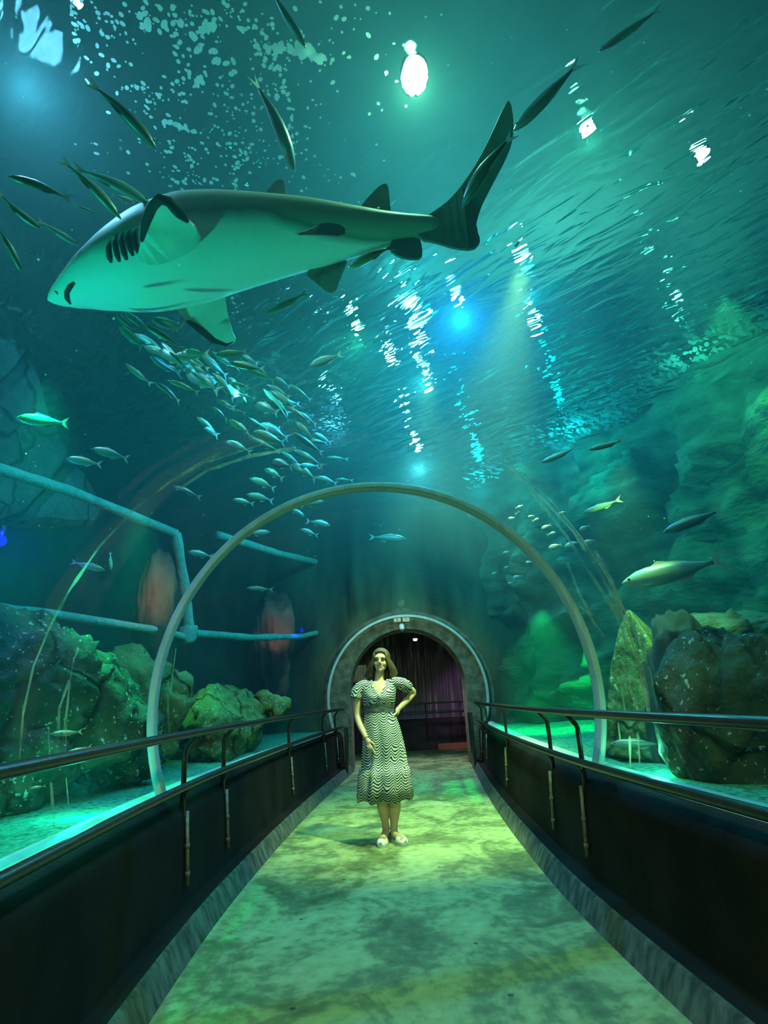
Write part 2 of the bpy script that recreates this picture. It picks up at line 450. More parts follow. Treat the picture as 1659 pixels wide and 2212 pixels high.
# passage beyond
M_PASS = noisy('dark_passage_render', (.03, .02, .025), (.06, .04, .045), scale=3, rough=.9, bump=.1)
def mat_ribs():
    m, t, out = nt('ribbed_plum_panel')
    tc = N(t, 'TexCoord'); mp = N(t, 'Mapping'); mp.inputs['Scale'].default_value = (9, .5, .25); t.links.new(tc.outputs['Object'], mp.inputs[0])
    n = N(t, 'TexNoise'); n.inputs['Scale'].default_value = 2.2; n.inputs['Detail'].default_value = 4; t.links.new(mp.outputs[0], n.inputs['Vector'])
    r = ramp(t, n.outputs[0], [(.42, (.05, .035, .05)), (.60, (.12, .085, .13)), (.70, (.45, .38, .5))])
    b = N(t, 'BsdfPrincipled'); b.inputs['Roughness'].default_value = .5; t.links.new(r.outputs[0], b.inputs['Base Color']); t.links.new(b.outputs[0], out.inputs[0]); return m
M_RIBS = mat_ribs()
# barrel wall running across, its vault curving over
V = []; F = []; xs = lin(-3.6, 4.2, 60)
prof = [(15.44, .70), (15.45, .74), (15.45, 1.3)] + [(15.45 - 1.5 * (1 - math.cos(a)), 1.3 + 1.5 * math.sin(a)) for a in lin(.1, PI / 2, 10)] + [(12.1, 2.85)]
for x in xs:
    for y, z in prof: V.append((x, y - .10 * (x - .3) ** 2 * .25, z))
n = len(prof)
for i in range(len(xs) - 1):
    for k in range(n - 1): F.append((i * n + k, i * n + k + 1, (i + 1) * n + k + 1, (i + 1) * n + k))
struct(obj('wall_passage', V, F, M_RIBS, None, True))
V = [(x, 15.2 - .025 * (x - .3) ** 2 + dy, z) for x in xs for dy, z in ((0, -.02), (0, .70), (.3, .72))]
F = [q for i in range(len(xs) - 1) for q in ((i * 3, i * 3 + 1, i * 3 + 4, i * 3 + 3), (i * 3 + 1, i * 3 + 2, i * 3 + 5, i * 3 + 4))]
struct(obj('wall_passage_low', V, F, M_PASS, None, True))
V, F = box_data((-1.75, 13.6, 1.4), (.1, 3.2, 2.9)); struct(obj('wall_passage_side', V, F, M_PASS))
V, F = box_data((0, 14, -.06), (8, 4, .1)); struct(obj('floor_passage', V, F, M_FLOOR))
root = empty('handrail', (.4, 14.7, 1.05), 'dim handrail inside the dark passage beyond the tunnel mouth', 'handrail')
V, F = tube_data([(x, 14.75 - .025 * (x - .3) ** 2, 1.08) for x in lin(-1.4, 3.4, 20)], .02, 8); adopt(obj('top_rail', V, F, M_RAIL, None, True), root)
V, F = tube_data([(x, 14.75 - .025 * (x - .3) ** 2, .86) for x in lin(-1.4, 3.4, 20)], .02, 8); adopt(obj('lower_rail', V, F, M_RAIL, None, True), root)
for x in (-.6, .75, 1.6, 2.6):
    V, F = tube_data([(x, 14.76, .35), (x, 14.76, 1.07)], .014, 8); adopt(obj('post', V, F, M_RAIL, None, True), root)
V, F = box_data((2.2, 14.95, .07), (2.4, .06, .14)); struct(obj('baseboard_back', V, F, simple('orange_glow_skirting', (.45, .14, .06), .7)))  # orange glow at the wall foot put into the skirting colour

# ceiling lamp in the passage, dome camera and two signs over the arch
lp = at_y(897, 1382, 12.6)
root = empty('ceiling_lamp', lp, 'small brilliant white ceiling lamp inside the dark passage', 'lamp')
def disc_lathe(p, prof, n=16):
    V = []; F = []
    for z, r in prof: V += [(p.x + r * math.cos(2 * PI * k / n), p.y + r * math.sin(2 * PI * k / n), p.z + z) for k in range(n)]
    for i in range(len(prof) - 1):
        for k in range(n): F.append((i * n + k, i * n + (k + 1) % n, (i + 1) * n + (k + 1) % n, (i + 1) * n + k))
    F += [tuple(range(n - 1, -1, -1)), tuple((len(prof) - 1) * n + k for k in range(n))]
    return V, F
V, F = disc_lathe(lp, [(.02, .05), (.02, .065), (.07, .07), (.6, .02), (.75, .02)]); adopt(obj('lamp_housing', V, F, M_HOUSE, None, True), root)
V, F = disc_lathe(lp, [(-.02, .02), (-.01, .04), (.018, .045)]); adopt(obj('bulb', V, F, mat_glow('white_bulb', (1, .98, .92), 40), None, True), root)
cp = at_y(868, 1358, 11.36)
root = empty('security_camera', cp, 'small white dome camera fixed to the concrete over the arch', 'camera')
V, F = tube_data([cp + Vector((0, .04, .05)), cp + Vector((0, -.02, .05)), cp + Vector((0, -.03, .02)), cp + Vector((0, -.03, -.02))], .05, 14)
adopt(obj('camera_housing', V, F, simple('white_plastic', (.8, .82, .78), .4), None, True), root)
V, F = disc_lathe(cp + Vector((0, -.03, -.02)), [(-.045, .012), (-.035, .03), (-.015, .042), (0, .045)]); adopt(obj('camera_dome', V, F, simple('smoked_dome', (.1, .1, .1), .1), None, True), root)
M_SIGN = simple('white_sign_board', (.75, .85, .78), .5)
M_INK = simple('dark_green_ink', (.02, .10, .06), .6)
def sign(px, label, kind):
    p = at_y(px[0], px[1], 11.37)
    root = empty('sign', p, label, 'sign', 'safety signs over the arch')
    V, F = box_data(p, (.135, .012, .10)); b = adopt(obj('sign_board', V, F, M_SIGN), root); bevel(b, .003)
    y = p.y - .0075
    def quad(x0, z0, x1, z1): return ([(p.x + x0, y, p.z + z0), (p.x + x1, y, p.z + z0), (p.x + x1, y, p.z + z1), (p.x + x0, y, p.z + z1)], [(0, 1, 2, 3)])
    def blob(cx, cz, r, n=12): return ([(p.x + cx + r * math.cos(2 * PI * k / n), y, p.z + cz + r * math.sin(2 * PI * k / n)) for k in range(n)], [tuple(range(n))])
    if kind == 'man': parts = [blob(0, .024, .008), quad(-.009, -.012, .009, .014), quad(-.009, -.036, -.002, -.012), quad(.002, -.036, .009, -.012), quad(-.04, -.04, .04, -.036)]
    else: parts = [blob(0, .002, .013), quad(-.028, -.001, .028, .002)]
    V, F = merge(*parts); adopt(obj('pictogram', V, F, M_INK), root)
sign((858, 1338), 'white safety sign over the arch with a standing figure pictogram', 'man')
sign((877, 1337), 'white safety sign over the arch with a round dot pictogram', 'dot')
pp = at_y(776, 1455, 13.4)
V, F = box_data(pp, (.34, .02, .36)); tag(obj('wall_panel', V, F, noisy('faded_poster', (.22, .22, .25), (.5, .5, .52), scale=4, bump=0, stretch=(6, 6, 1))), 'pale grey streaked panel in the passage beside the woman shoulder', 'panel')

# ================================================================== TANK: gravel, walls, rocks
def mat_gravel():
    m, t, out = nt('light_tinted_gravel')
    tc = N(t, 'TexCoord'); n = N(t, 'TexNoise'); n.inputs['Scale'].default_value = 26; n.inputs['Detail'].default_value = 6; n.inputs['Roughness'].default_value = .7
    t.links.new(tc.outputs['Object'], n.inputs['Vector'])
    r = ramp(t, n.outputs[0], [(.36, (.02, .24, .15)), (.48, (.08, .66, .43)), (.62, (.17, .90, .62))])  # turquoise cast of the tank lamps put into the gravel colour
    b = N(t, 'BsdfPrincipled'); b.inputs['Roughness'].default_value = .9; t.links.new(r.outputs[0], b.inputs['Base Color'])
    bp = N(t, 'Bump'); bp.inputs['Strength'].default_value = 1; bp.inputs['Distance'].default_value = .05; t.links.new(n.outputs[0], bp.inputs['Height']); t.links.new(bp.outputs[0], b.inputs['Normal'])
    t.links.new(b.outputs[0], out.inputs[0]); return m
M_GRAV = mat_gravel()
for sg, lab in ((-1, 'brilliant turquoise-lit gravel bed beside the walkway under the pipes'), (1, 'bright green-lit gravel patch beside the pyramid rock')):
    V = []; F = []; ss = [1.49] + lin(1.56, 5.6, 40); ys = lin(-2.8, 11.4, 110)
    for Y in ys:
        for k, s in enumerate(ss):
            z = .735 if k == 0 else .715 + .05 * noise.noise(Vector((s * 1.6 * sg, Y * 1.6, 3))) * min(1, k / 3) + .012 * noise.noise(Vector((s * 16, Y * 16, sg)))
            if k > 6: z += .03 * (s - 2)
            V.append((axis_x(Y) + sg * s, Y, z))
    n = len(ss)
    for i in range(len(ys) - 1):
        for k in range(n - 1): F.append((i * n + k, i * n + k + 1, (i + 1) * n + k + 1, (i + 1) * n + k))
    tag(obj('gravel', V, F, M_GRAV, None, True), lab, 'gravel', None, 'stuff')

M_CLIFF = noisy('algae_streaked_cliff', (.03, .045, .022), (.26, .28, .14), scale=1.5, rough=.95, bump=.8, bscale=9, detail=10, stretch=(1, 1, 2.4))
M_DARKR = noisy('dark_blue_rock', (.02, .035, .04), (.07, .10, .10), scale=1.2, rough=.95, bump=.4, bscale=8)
def mat_rock(name, dark, mid, light, moss, mossy=.5, specks=.9, scale=2.4):
    m, t, out = nt(name)
    tc = N(t, 'TexCoord'); O = tc.outputs['Object']
    n = N(t, 'TexNoise'); n.inputs['Scale'].default_value = scale; n.inputs['Detail'].default_value = 9; n.inputs['Roughness'].default_value = .62; t.links.new(O, n.inputs['Vector'])
    r = ramp(t, n.outputs[0], [(.34, dark), (.5, mid), (.66, light)])
    g = N(t, 'NewGeometry'); sp = N(t, 'SeparateXYZ'); t.links.new(g.outputs['Normal'], sp.inputs[0])
    mz = ramp(t, math_(t, 'ADD', sp.outputs[2], math_(t, 'MULTIPLY', n.outputs[0], .8)), [(.62, (0, 0, 0)), (1.0, (mossy,) * 3)])
    mx = N(t, 'Mix', data_type='RGBA'); t.links.new(mz.outputs[0], mx.inputs[0]); t.links.new(r.outputs[0], mx.inputs[6]); mx.inputs[7].default_value = (*moss, 1)
    # cracks
    vo = N(t, 'TexVoronoi', feature='DISTANCE_TO_EDGE'); vo.inputs['Scale'].default_value = 1.5
    ds = N(t, 'TexNoise'); ds.inputs['Scale'].default_value = 3; t.links.new(O, ds.inputs['Vector'])
    mv = N(t, 'Mix', data_type='RGBA'); mv.inputs[0].default_value = .25; t.links.new(O, mv.inputs[6]); t.links.new(ds.outputs['Color'], mv.inputs[7]); t.links.new(mv.outputs[2], vo.inputs['Vector'])
    cr = ramp(t, vo.outputs['Distance'], [(.0, (.15,) * 3), (.035, (1, 1, 1))])
    mc = N(t, 'Mix', data_type='RGBA', blend_type='MULTIPLY'); mc.inputs[0].default_value = .9; t.links.new(mx.outputs[2], mc.inputs[6]); t.links.new(cr.outputs[0], mc.inputs[7])
    # pale barnacle specks, in patches
    n2 = N(t, 'TexNoise'); n2.inputs['Scale'].default_value = 34; n2.inputs['Detail'].default_value = 2; t.links.new(O, n2.inputs['Vector'])
    n3 = N(t, 'TexNoise'); n3.inputs['Scale'].default_value = 2.1; t.links.new(O, n3.inputs['Vector'])
    k = math_(t, 'MULTIPLY', n2.outputs[0], math_(t, 'ADD', math_(t, 'MULTIPLY', n3.outputs[0], .5), .72))
    sk = ramp(t, k, [(.625, (0, 0, 0)), (.69, (specks * .8,) * 3)])
    ms = N(t, 'Mix', data_type='RGBA'); t.links.new(sk.outputs[0], ms.inputs[0]); t.links.new(mc.outputs[2], ms.inputs[6]); ms.inputs[7].default_value = (.65, .75, .62, 1)
    b = N(t, 'BsdfPrincipled'); b.inputs['Roughness'].default_value = .9; b.inputs['Specular IOR Level'].default_value = .25; t.links.new(ms.outputs[2], b.inputs['Base Color'])
    nb = N(t, 'TexNoise'); nb.inputs['Scale'].default_value = 11; nb.inputs['Detail'].default_value = 8; t.links.new(O, nb.inputs['Vector'])
    hb = math_(t, 'ADD', nb.outputs[0], math_(t, 'MULTIPLY', cr.outputs[0], .5))
    bp = N(t, 'Bump'); bp.inputs['Strength'].default_value = .9; bp.inputs['Distance'].default_value = .06; t.links.new(hb, bp.inputs['Height']); t.links.new(bp.outputs[0], b.inputs['Normal'])
    t.links.new(b.outputs[0], out.inputs[0]); return m
M_ROCK = mat_rock('mossy_boulder', (.015, .03, .018), (.05, .075, .04), (.11, .13, .075), (.11, .14, .07), .45)
M_MOSS = mat_rock('bright_algae_rock', (.05, .07, .02), (.16, .20, .06), (.28, .31, .14), (.30, .34, .11), .7, scale=3.2)
M_SLAB = mat_rock('grey_rock_slab', (.06, .09, .09), (.13, .17, .16), (.2, .25, .23), (.16, .22, .18), .3, .2, 1.6)
M_RED = noisy('orange_light_on_rock', (.03, .03, .03), (.5, .16, .10), scale=1.1, rough=.9, bump=.4, stops=[(.42, (.03, .03, .035)), (.52, (.45, .14, .09)), (.66, (.75, .30, .2))])  # patches of orange light painted onto dark rock
def cliff(name, plan, mat, z0=.3, z1=5.3, amp=.5, seed=0, layers=1.0):
    pts = []
    P = [Vector(p) for p in plan]; 
    for i in range(len(P) - 1):
        m = max(2, int((P[i + 1] - P[i]).length / .09))
        pts += [P[i].lerp(P[i + 1], k / m) for k in range(m)]
    pts.append(P[-1])
    nz = 70; V = []; F = []
    for i, p in enumerate(pts):
        tg = (pts[min(i + 3, len(pts) - 1)] - pts[max(i - 3, 0)]).normalized(); nr = Vector((-tg.y, tg.x))
        for k in range(nz):
            z = z0 + (z1 - z0) * k / (nz - 1)
            q = Vector((p.x, p.y, z + .25 * p.y * layers))
            st = noise.noise(Vector((p.x * .35 + seed, p.y * .35, q.z * 1.5)))
            bl = noise.cell(Vector((p.x * .8 + seed + .4 * st, p.y * .8, q.z * 1.1))) - .5
            d = amp * (.8 * st + .55 * bl + .35 * noise.fractal(Vector((p.x * 1.7, p.y * 1.7 + seed, z * 1.7)), 1, 2.2, 4))
            V.append((p.x + nr.x * d, p.y + nr.y * d, z))
    for i in range(len(pts) - 1):
        for k in range(nz - 1): F.append((i * nz + k, i * nz + k + 1, (i + 1) * nz + k + 1, (i + 1) * nz + k))
    return struct(obj(name, V, F, mat, None, True))
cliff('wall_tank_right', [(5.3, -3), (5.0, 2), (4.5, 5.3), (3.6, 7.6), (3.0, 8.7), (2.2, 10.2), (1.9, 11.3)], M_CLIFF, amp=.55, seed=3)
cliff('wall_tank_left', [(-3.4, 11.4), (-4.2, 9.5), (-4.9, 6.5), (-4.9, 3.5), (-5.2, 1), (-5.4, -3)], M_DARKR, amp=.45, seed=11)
# end wall above and beside the collar
def end_wall():
    V = []; F = []; nx, nz = 110, 60; cx = axis_x(11.45)
    idx = {}
    for i in range(nx):
        for k in range(nz):
            x = -5 + 10 * i / (nx - 1); z = .3 + 5 * k / (nz - 1)
            r = math.hypot(x - cx, z - TZ)
            d = .35 * noise.fractal(Vector((x * .9, 7, z * .45)), 1, 2, 4) + .25 * (noise.cell(Vector((x * 1.3, 2, z * .4))) - .5)
            y = 11.42 - max(0, d + .05) * min(1, max(0, (r - 1.56) * 2))
            if r < 1.58:
                if r < 1.2: continue
                q = 1.545 / r; x, z = cx + (x - cx) * q, TZ + (z - TZ) * q; y = 11.42
            idx[i, k] = len(V); V.append((x, y, z))
    for i in range(nx - 1):
        for k in range(nz - 1):
            q = [(i, k), (i + 1, k), (i + 1, k + 1), (i, k + 1)]
            if all(a in idx for a in q): F.append(tuple(idx[a] for a in q))
    return struct(obj('wall_tank_back', V, F, noisy('dark_green_end_rock', (.03, .045, .03), (.13, .15, .085), scale=1.2, rough=.95, bump=.4, bscale=9, stretch=(1.6, 1, .4)), None, True))
end_wall()
for nm, y in (('wall_tank_front', Y0 - .03),):
    V, F = box_data((-.2, y - .3, 2.5), (12, .1, 6)); 
def facet(p, seed, cells=1.0):
    """flat-broken boulder faces: distance to a few random planes"""
    rr = random.Random(seed * 13 + 5); d = 1e9; u = p.normalized()
    for _ in range(int(11 * cells)):
        n = Vector((rr.gauss(0, 1), rr.gauss(0, 1), rr.gauss(0, .8))).normalized(); k = u.dot(n)
        if k > .25: d = min(d, rr.uniform(.72, .95) / k)
    return max(-.6, min(d, 1.25) - 1.0) * 2
def rock(c, r, seed, mat, label, name='rock', taper=0.0, rough=.32, flat=None, sub=5, rot=0, cells=1.0):
    bm = bmesh.new(); bmesh.ops.create_icosphere(bm, subdivisions=sub, radius=1)
    c = Vector(c); zb = flat if flat is not None else c.z - r[2] * .9
    R = Matrix.Rotation(rot, 3, 'Z')
    for v in bm.verts:
        p = v.co.copy(); q = p * 1.1 + Vector((seed * 3.7, seed * 1.9, 0))
        d = 1 + rough * .75 * noise.fractal(q, 1.0, 2.1, 5) + rough * .9 * facet(p, seed, cells) + .05 * noise.fractal(q * 5, .8, 2.2, 4)
        p *= d
        if taper: p.x *= 1 - taper * (p.z + .6) * .6; p.y *= 1 - taper * (p.z + .6) * .6
        p = R @ Vector((p.x * r[0], p.y * r[1], p.z * r[2]))
        w = c + p
        w.z = max(w.z, zb)
        v.co = w - Vector((c.x, c.y, zb))
    bmesh.ops.recalc_face_normals(bm, faces=bm.faces)
    o = bobj(name, bm, mat, None, True); o.location = (c.x, c.y, zb)
    return tag(o, label, 'rock')
def prock(px, rpx, dist, seed, mat, label, depth=None, **k):
    """rock centred on the sight line through a pixel, a distance beyond the acrylic, as wide and tall as so many pixels"""
    p = exit_pt(px[0], px[1], dist); D = (p - CAM).length * .96 / FPX
    return rock(p, (rpx[0] * D, depth or rpx[0] * D, rpx[1] * D), seed, mat, label, flat=.70, **k)
prock((20, 1480), (150, 120), 1.7, 1, M_ROCK, 'big dark boulder sloping up to the picture edge under the turquoise pipe')
prock((170, 1560), (125, 115), 1.3, 2, M_ROCK, 'broad speckled boulder in the middle of the rock bank by the near hoop')
prock((305, 1530), (90, 120), 1.8, 3, M_MOSS, 'mossy green-topped boulder just outside the near hoop foot', rough=.35)
prock((20, 1655), (95, 75), 1.5, 4, M_ROCK, 'low dark boulder at the gravel edge nearest the camera')
prock((258, 1620), (85, 70), 1.25, 5, M_ROCK, 'smooth dark boulder resting on the gravel below the mossy one')
prock((382, 1560), (40, 85), 2.4, 6, M_ROCK, 'narrow boulder peeping out behind the pale hoop')
p = at_z(548, 1655, .72)
rock((-1.98, 7.2, 1.0), (.34, 1.05, .50), 7, M_MOSS, 'squat olive rock mass behind the handrail, rising from the gravel', flat=.70, rough=.3)
for k, (x, y, r) in enumerate(((505, 1560, 22), (545, 1535, 26), (570, 1515, 24), (595, 1528, 24), (612, 1520, 16))):
    q = at_y(x, y, 7.2 + .12 * k); D = q.y / FPX
    rock(q, (r * D, r * D, r * D), 30 + k, M_MOSS, ('knobbly green coral head, lowest and dullest on the olive rock mass', 'round green coral head on the shoulder of the olive rock mass', 'tallest bright green coral head crowning the olive rock mass', 'bright lumpy green coral head below the tallest one', 'small green coral head at the far end of the olive rock mass')[k], name='coral_head', rough=.22, sub=3, cells=2)
# right bank
apex = at_y(1357, 1318, 4.75)
def pyramid():
    bm = bmesh.new(); bmesh.ops.create_icosphere(bm, subdivisions=5, radius=1)
    b = Vector((2.12, 5.0, .70)); h = apex.z - .70
    for v in bm.verts:
        u = (v.co.z + 1) / 2; a = math.atan2(v.co.y, v.co.x)
        w = (1 - u) ** .85 * .60 + .012
        w *= .80 / max(.72, max(math.cos(a - .5), math.cos(a - 2.4), math.cos(a + 1.1), math.cos(a + 2.5)))
        if u < .02: w *= u / .02
        q = Vector((math.cos(a) * 1.3, math.sin(a) * 1.3, u * 3))
        w *= 1 + .22 * noise.fractal(q + Vector((5, 1, 2)), 1, 2.2, 5)
        v.co = Vector((w * math.cos(a) * .85 + (apex.x - b.x) * u, w * math.sin(a) * 1.75 + (apex.y - b.y) * u, h * u))
    o = bobj('rock', bm, M_MOSS, None, True); o.location = b
    tag(o, 'tall pointed pyramid rock lit olive green beside the near hoop', 'rock')
pyramid()
prock((1490, 1540), (70, 185), 1.35, 8, M_DARKR, 'tall black boulder leaning against the pyramid rock', rough=.25)
prock((1605, 1590), (125, 175), 1.0, 9, M_ROCK, 'huge speckled dark boulder filling the picture edge above the rail', rough=.25)
prock((1510, 1500), (95, 100), 2.0, 10, M_ROCK, 'dark boulder with a faint green crest between two bigger ones')
prock((1455, 1335), (32, 26), 1.7, 11, M_MOSS, 'small bright green stone perched on the black boulder') if False else None
prock((1575, 1400), (130, 60), 2.4, 12, M_CLIFF, 'flat-topped dim rock shelf below the cliff')
for k, (x, y, a, b, d, l) in enumerate(((590, 1390, 44, 120, 4.3, 'reddish-lit rock pillar behind the turquoise pipe loop'), (335, 1330, 38, 130, 3.6, 'pinkish-lit rock pillar behind the upright pipe'))):
    q = exit_pt(x, y, d); D = (q - CAM).length / FPX
    rock(q, (a * D, a * D, b * D), 50 + k, M_RED, l, name='rock_pillar', flat=.70, rough=.3); point('red_fill', q + (CAM - q).normalized() * (a * D + .45) + Vector((.1, 0, .25)), (1, .22, .12), 7, .05)  # unseen red point added in front of each pillar

# turquoise pipe frames hanging in the water along the dark side
M_PIPE = noisy('turquoise_weedy_pipe', (.16, .55, .46), (.28, .72, .62), scale=9, rough=.8, bump=.5)
PA, PB = Vector((-3.55, 4.0, 0)), Vector((-1.75, 10.4, 0))
PN = Vector((0, 0, 1)).cross(PB - PA).normalized()
def pp_(x, y): return at_plane(x, y, PA, PN)
def rough_pipe(pts, r, seed):
    out = []; 
    for i in range(len(pts) - 1):
        for k in range(8): out.append(pts[i].lerp(pts[i + 1], k / 8))
    out.append(pts[-1])
    return tube_data(out, [r * (1 + .18 * noise.noise(p * 5 + Vector((seed, 0, 0)))) for p in out], 10)
root = empty('pipe_frame', pp_(410, 1380), 'near turquoise pipe frame crossing the dark water from the picture edge', 'pipe frame', 'turquoise pipe frames')
for nm, pts, r in (('top_pipe', [(-60, 995), (150, 1060), (380, 1152)], .055), ('upright_pipe', [(380, 1152), (398, 1260), (412, 1385)], .065), ('lower_pipe', [(-60, 1308), (100, 1325), (350, 1363), (412, 1380)], .045)):
    V, F = rough_pipe([pp_(*q) for q in pts], r, len(nm)); adopt(obj(nm, V, F, M_PIPE, None, True), root)
q = pp_(404, 1372); o = rock(q, (.12, .1, .13), 77, M_PIPE, None, name='weed_clump', rough=.4, sub=3); del o['category']; adopt(o, root); o.matrix_parent_inverse = Matrix.Translation(-Vector(root.location))
root = empty('pipe_frame', pp_(745, 1355), 'far turquoise pipe loop hanging beyond the near hoop', 'pipe frame', 'turquoise pipe frames')
for nm, pts, r in (('lower_pipe', [(418, 1368), (540, 1377), (650, 1375), (742, 1353)], .05), ('upright_pipe', [(742, 1353), (757, 1300), (765, 1240)], .06), ('top_pipe', [(765, 1240), (735, 1226), (600, 1195), (470, 1155)], .06)):
    V, F = rough_pipe([pp_(*q) for q in pts], r, len(nm) + 9); adopt(obj(nm, V, F, M_PIPE, None, True), root)
# grey slabs of the dark bank beyond the pipes
SA, SB = PA + Vector((-.75, 0, 0)), PB + Vector((-.75, 0, 0))
for k, (poly, lab) in enumerate((([(-80, 620), (30, 690), (60, 748), (18, 805), (-80, 890)], 'grey rock slab highest at the picture edge, ahead of the shark snout'),
                                 ([(22, 800), (58, 765), (98, 880), (142, 985), (108, 1040), (48, 1105), (-80, 1150), (-80, 905)], 'long grey rock slab with a straight crack behind the teal fish'),
                                 ([(146, 1000), (178, 1018), (216, 1102), (196, 1138), (36, 1132), (62, 1098), (112, 1046)], 'lowest grey rock slab crossed by the near top pipe'))):
    P = [at_plane(x, y, SA, PN) for x, y in poly]; bk = (PN if PN.x < 0 else -PN) * .5
    P2 = []
    for i in range(len(P)):
        a, b = P[i], P[(i + 1) % len(P)]
        for j in range(6): q = a.lerp(b, j / 6); P2.append(q + Vector((0, 1, 1)) * .05 * noise.noise(q * 3))
    n = len(P2); c = sum(P2, Vector()) / n; fr2 = [c.lerp(p, .82) - bk * .22 for p in P2]
    V = fr2 + P2 + [p + bk for p in P2]
    F = [tuple(range(n))] + [(i, n + i, n + (i + 1) % n, (i + 1) % n) for i in range(n)] + [(n + i, 2 * n + i, 2 * n + (i + 1) % n, n + (i + 1) % n) for i in range(n)] + [tuple(range(3 * n - 1, 2 * n - 1, -1))]
    o = obj('rock_slab', V, F, M_SLAB); fix_normals(o); tag(o, lab, 'rock')
# two deep blue lamps
M_BLUE = mat_glow('deep_blue_lamp', (.005, .01, 1), 2.5)
for k, (x, y, d, e, l) in enumerate(((2, 1168, 1.4, 3, 'round deep blue lamp glowing at the dark picture edge'), (652, 1362, 2.6, .6, 'tiny deep blue lamp inside the far pipe loop'))):
    q = exit_pt(x, y, d)
    root = empty('underwater_lamp', q, l, 'lamp')
    V, F = disc_lathe(q, [(-.03, .008), (-.02, .022), (0, .03), (.02, .022), (.03, .008)]); adopt(obj('lamp_lens', V, F, M_BLUE, None, True), root)
    V, F = disc_lathe(q + Vector((0, .0, .03)), [(0, .012), (.03, .014), (.06, .012)]); adopt(obj('lamp_cap', V, F, M_HOUSE, None, True), root)
    point('blue_glow', q + (CAM - q).normalized() * .06, (.01, .02, 1), e * 6, .03)
# ================================================================== SHARK
from mathutils.bvhtree import BVHTree
from mathutils.geometry import tessellate_polygon
def mat_shark():
    m, t, out = nt('shark_skin')
    at = N(t, 'Attribute'); at.attribute_name = 'tone'
    tc = N(t, 'TexCoord'); n = N(t, 'TexNoise'); n.inputs['Scale'].default_value = 9; n.inputs['Detail'].default_value = 5; t.links.new(tc.outputs['Object'], n.inputs['Vector'])
    s = math_(t, 'ADD', at.outputs['Fac'], math_(t, 'MULTIPLY', math_(t, 'SUBTRACT', n.outputs[0], .5), .25))
    r = ramp(t, s, [(.15, (.80, .86, .80)), (.42, (.46, .54, .48)), (.66, (.20, .24, .20)), (.95, (.36, .38, .29))])
    b = N(t, 'BsdfPrincipled'); b.inputs['Roughness'].default_value = .55; b.inputs['Specular IOR Level'].default_value = .25
    t.links.new(r.outputs[0], b.inputs['Base Color']); t.links.new(b.outputs[0], out.inputs[0]); return m
M_SHARK = mat_shark()
M_FIN = noisy('dark_shark_fin', (.13, .15, .125), (.20, .22, .18), scale=9, rough=.6, bump=0)
M_FINP = noisy('pale_fin_underside', (.50, .58, .52), (.66, .74, .68), scale=5, rough=.6, bump=0)
M_SLIT = simple('black_slit', (.01, .015, .012), .8)
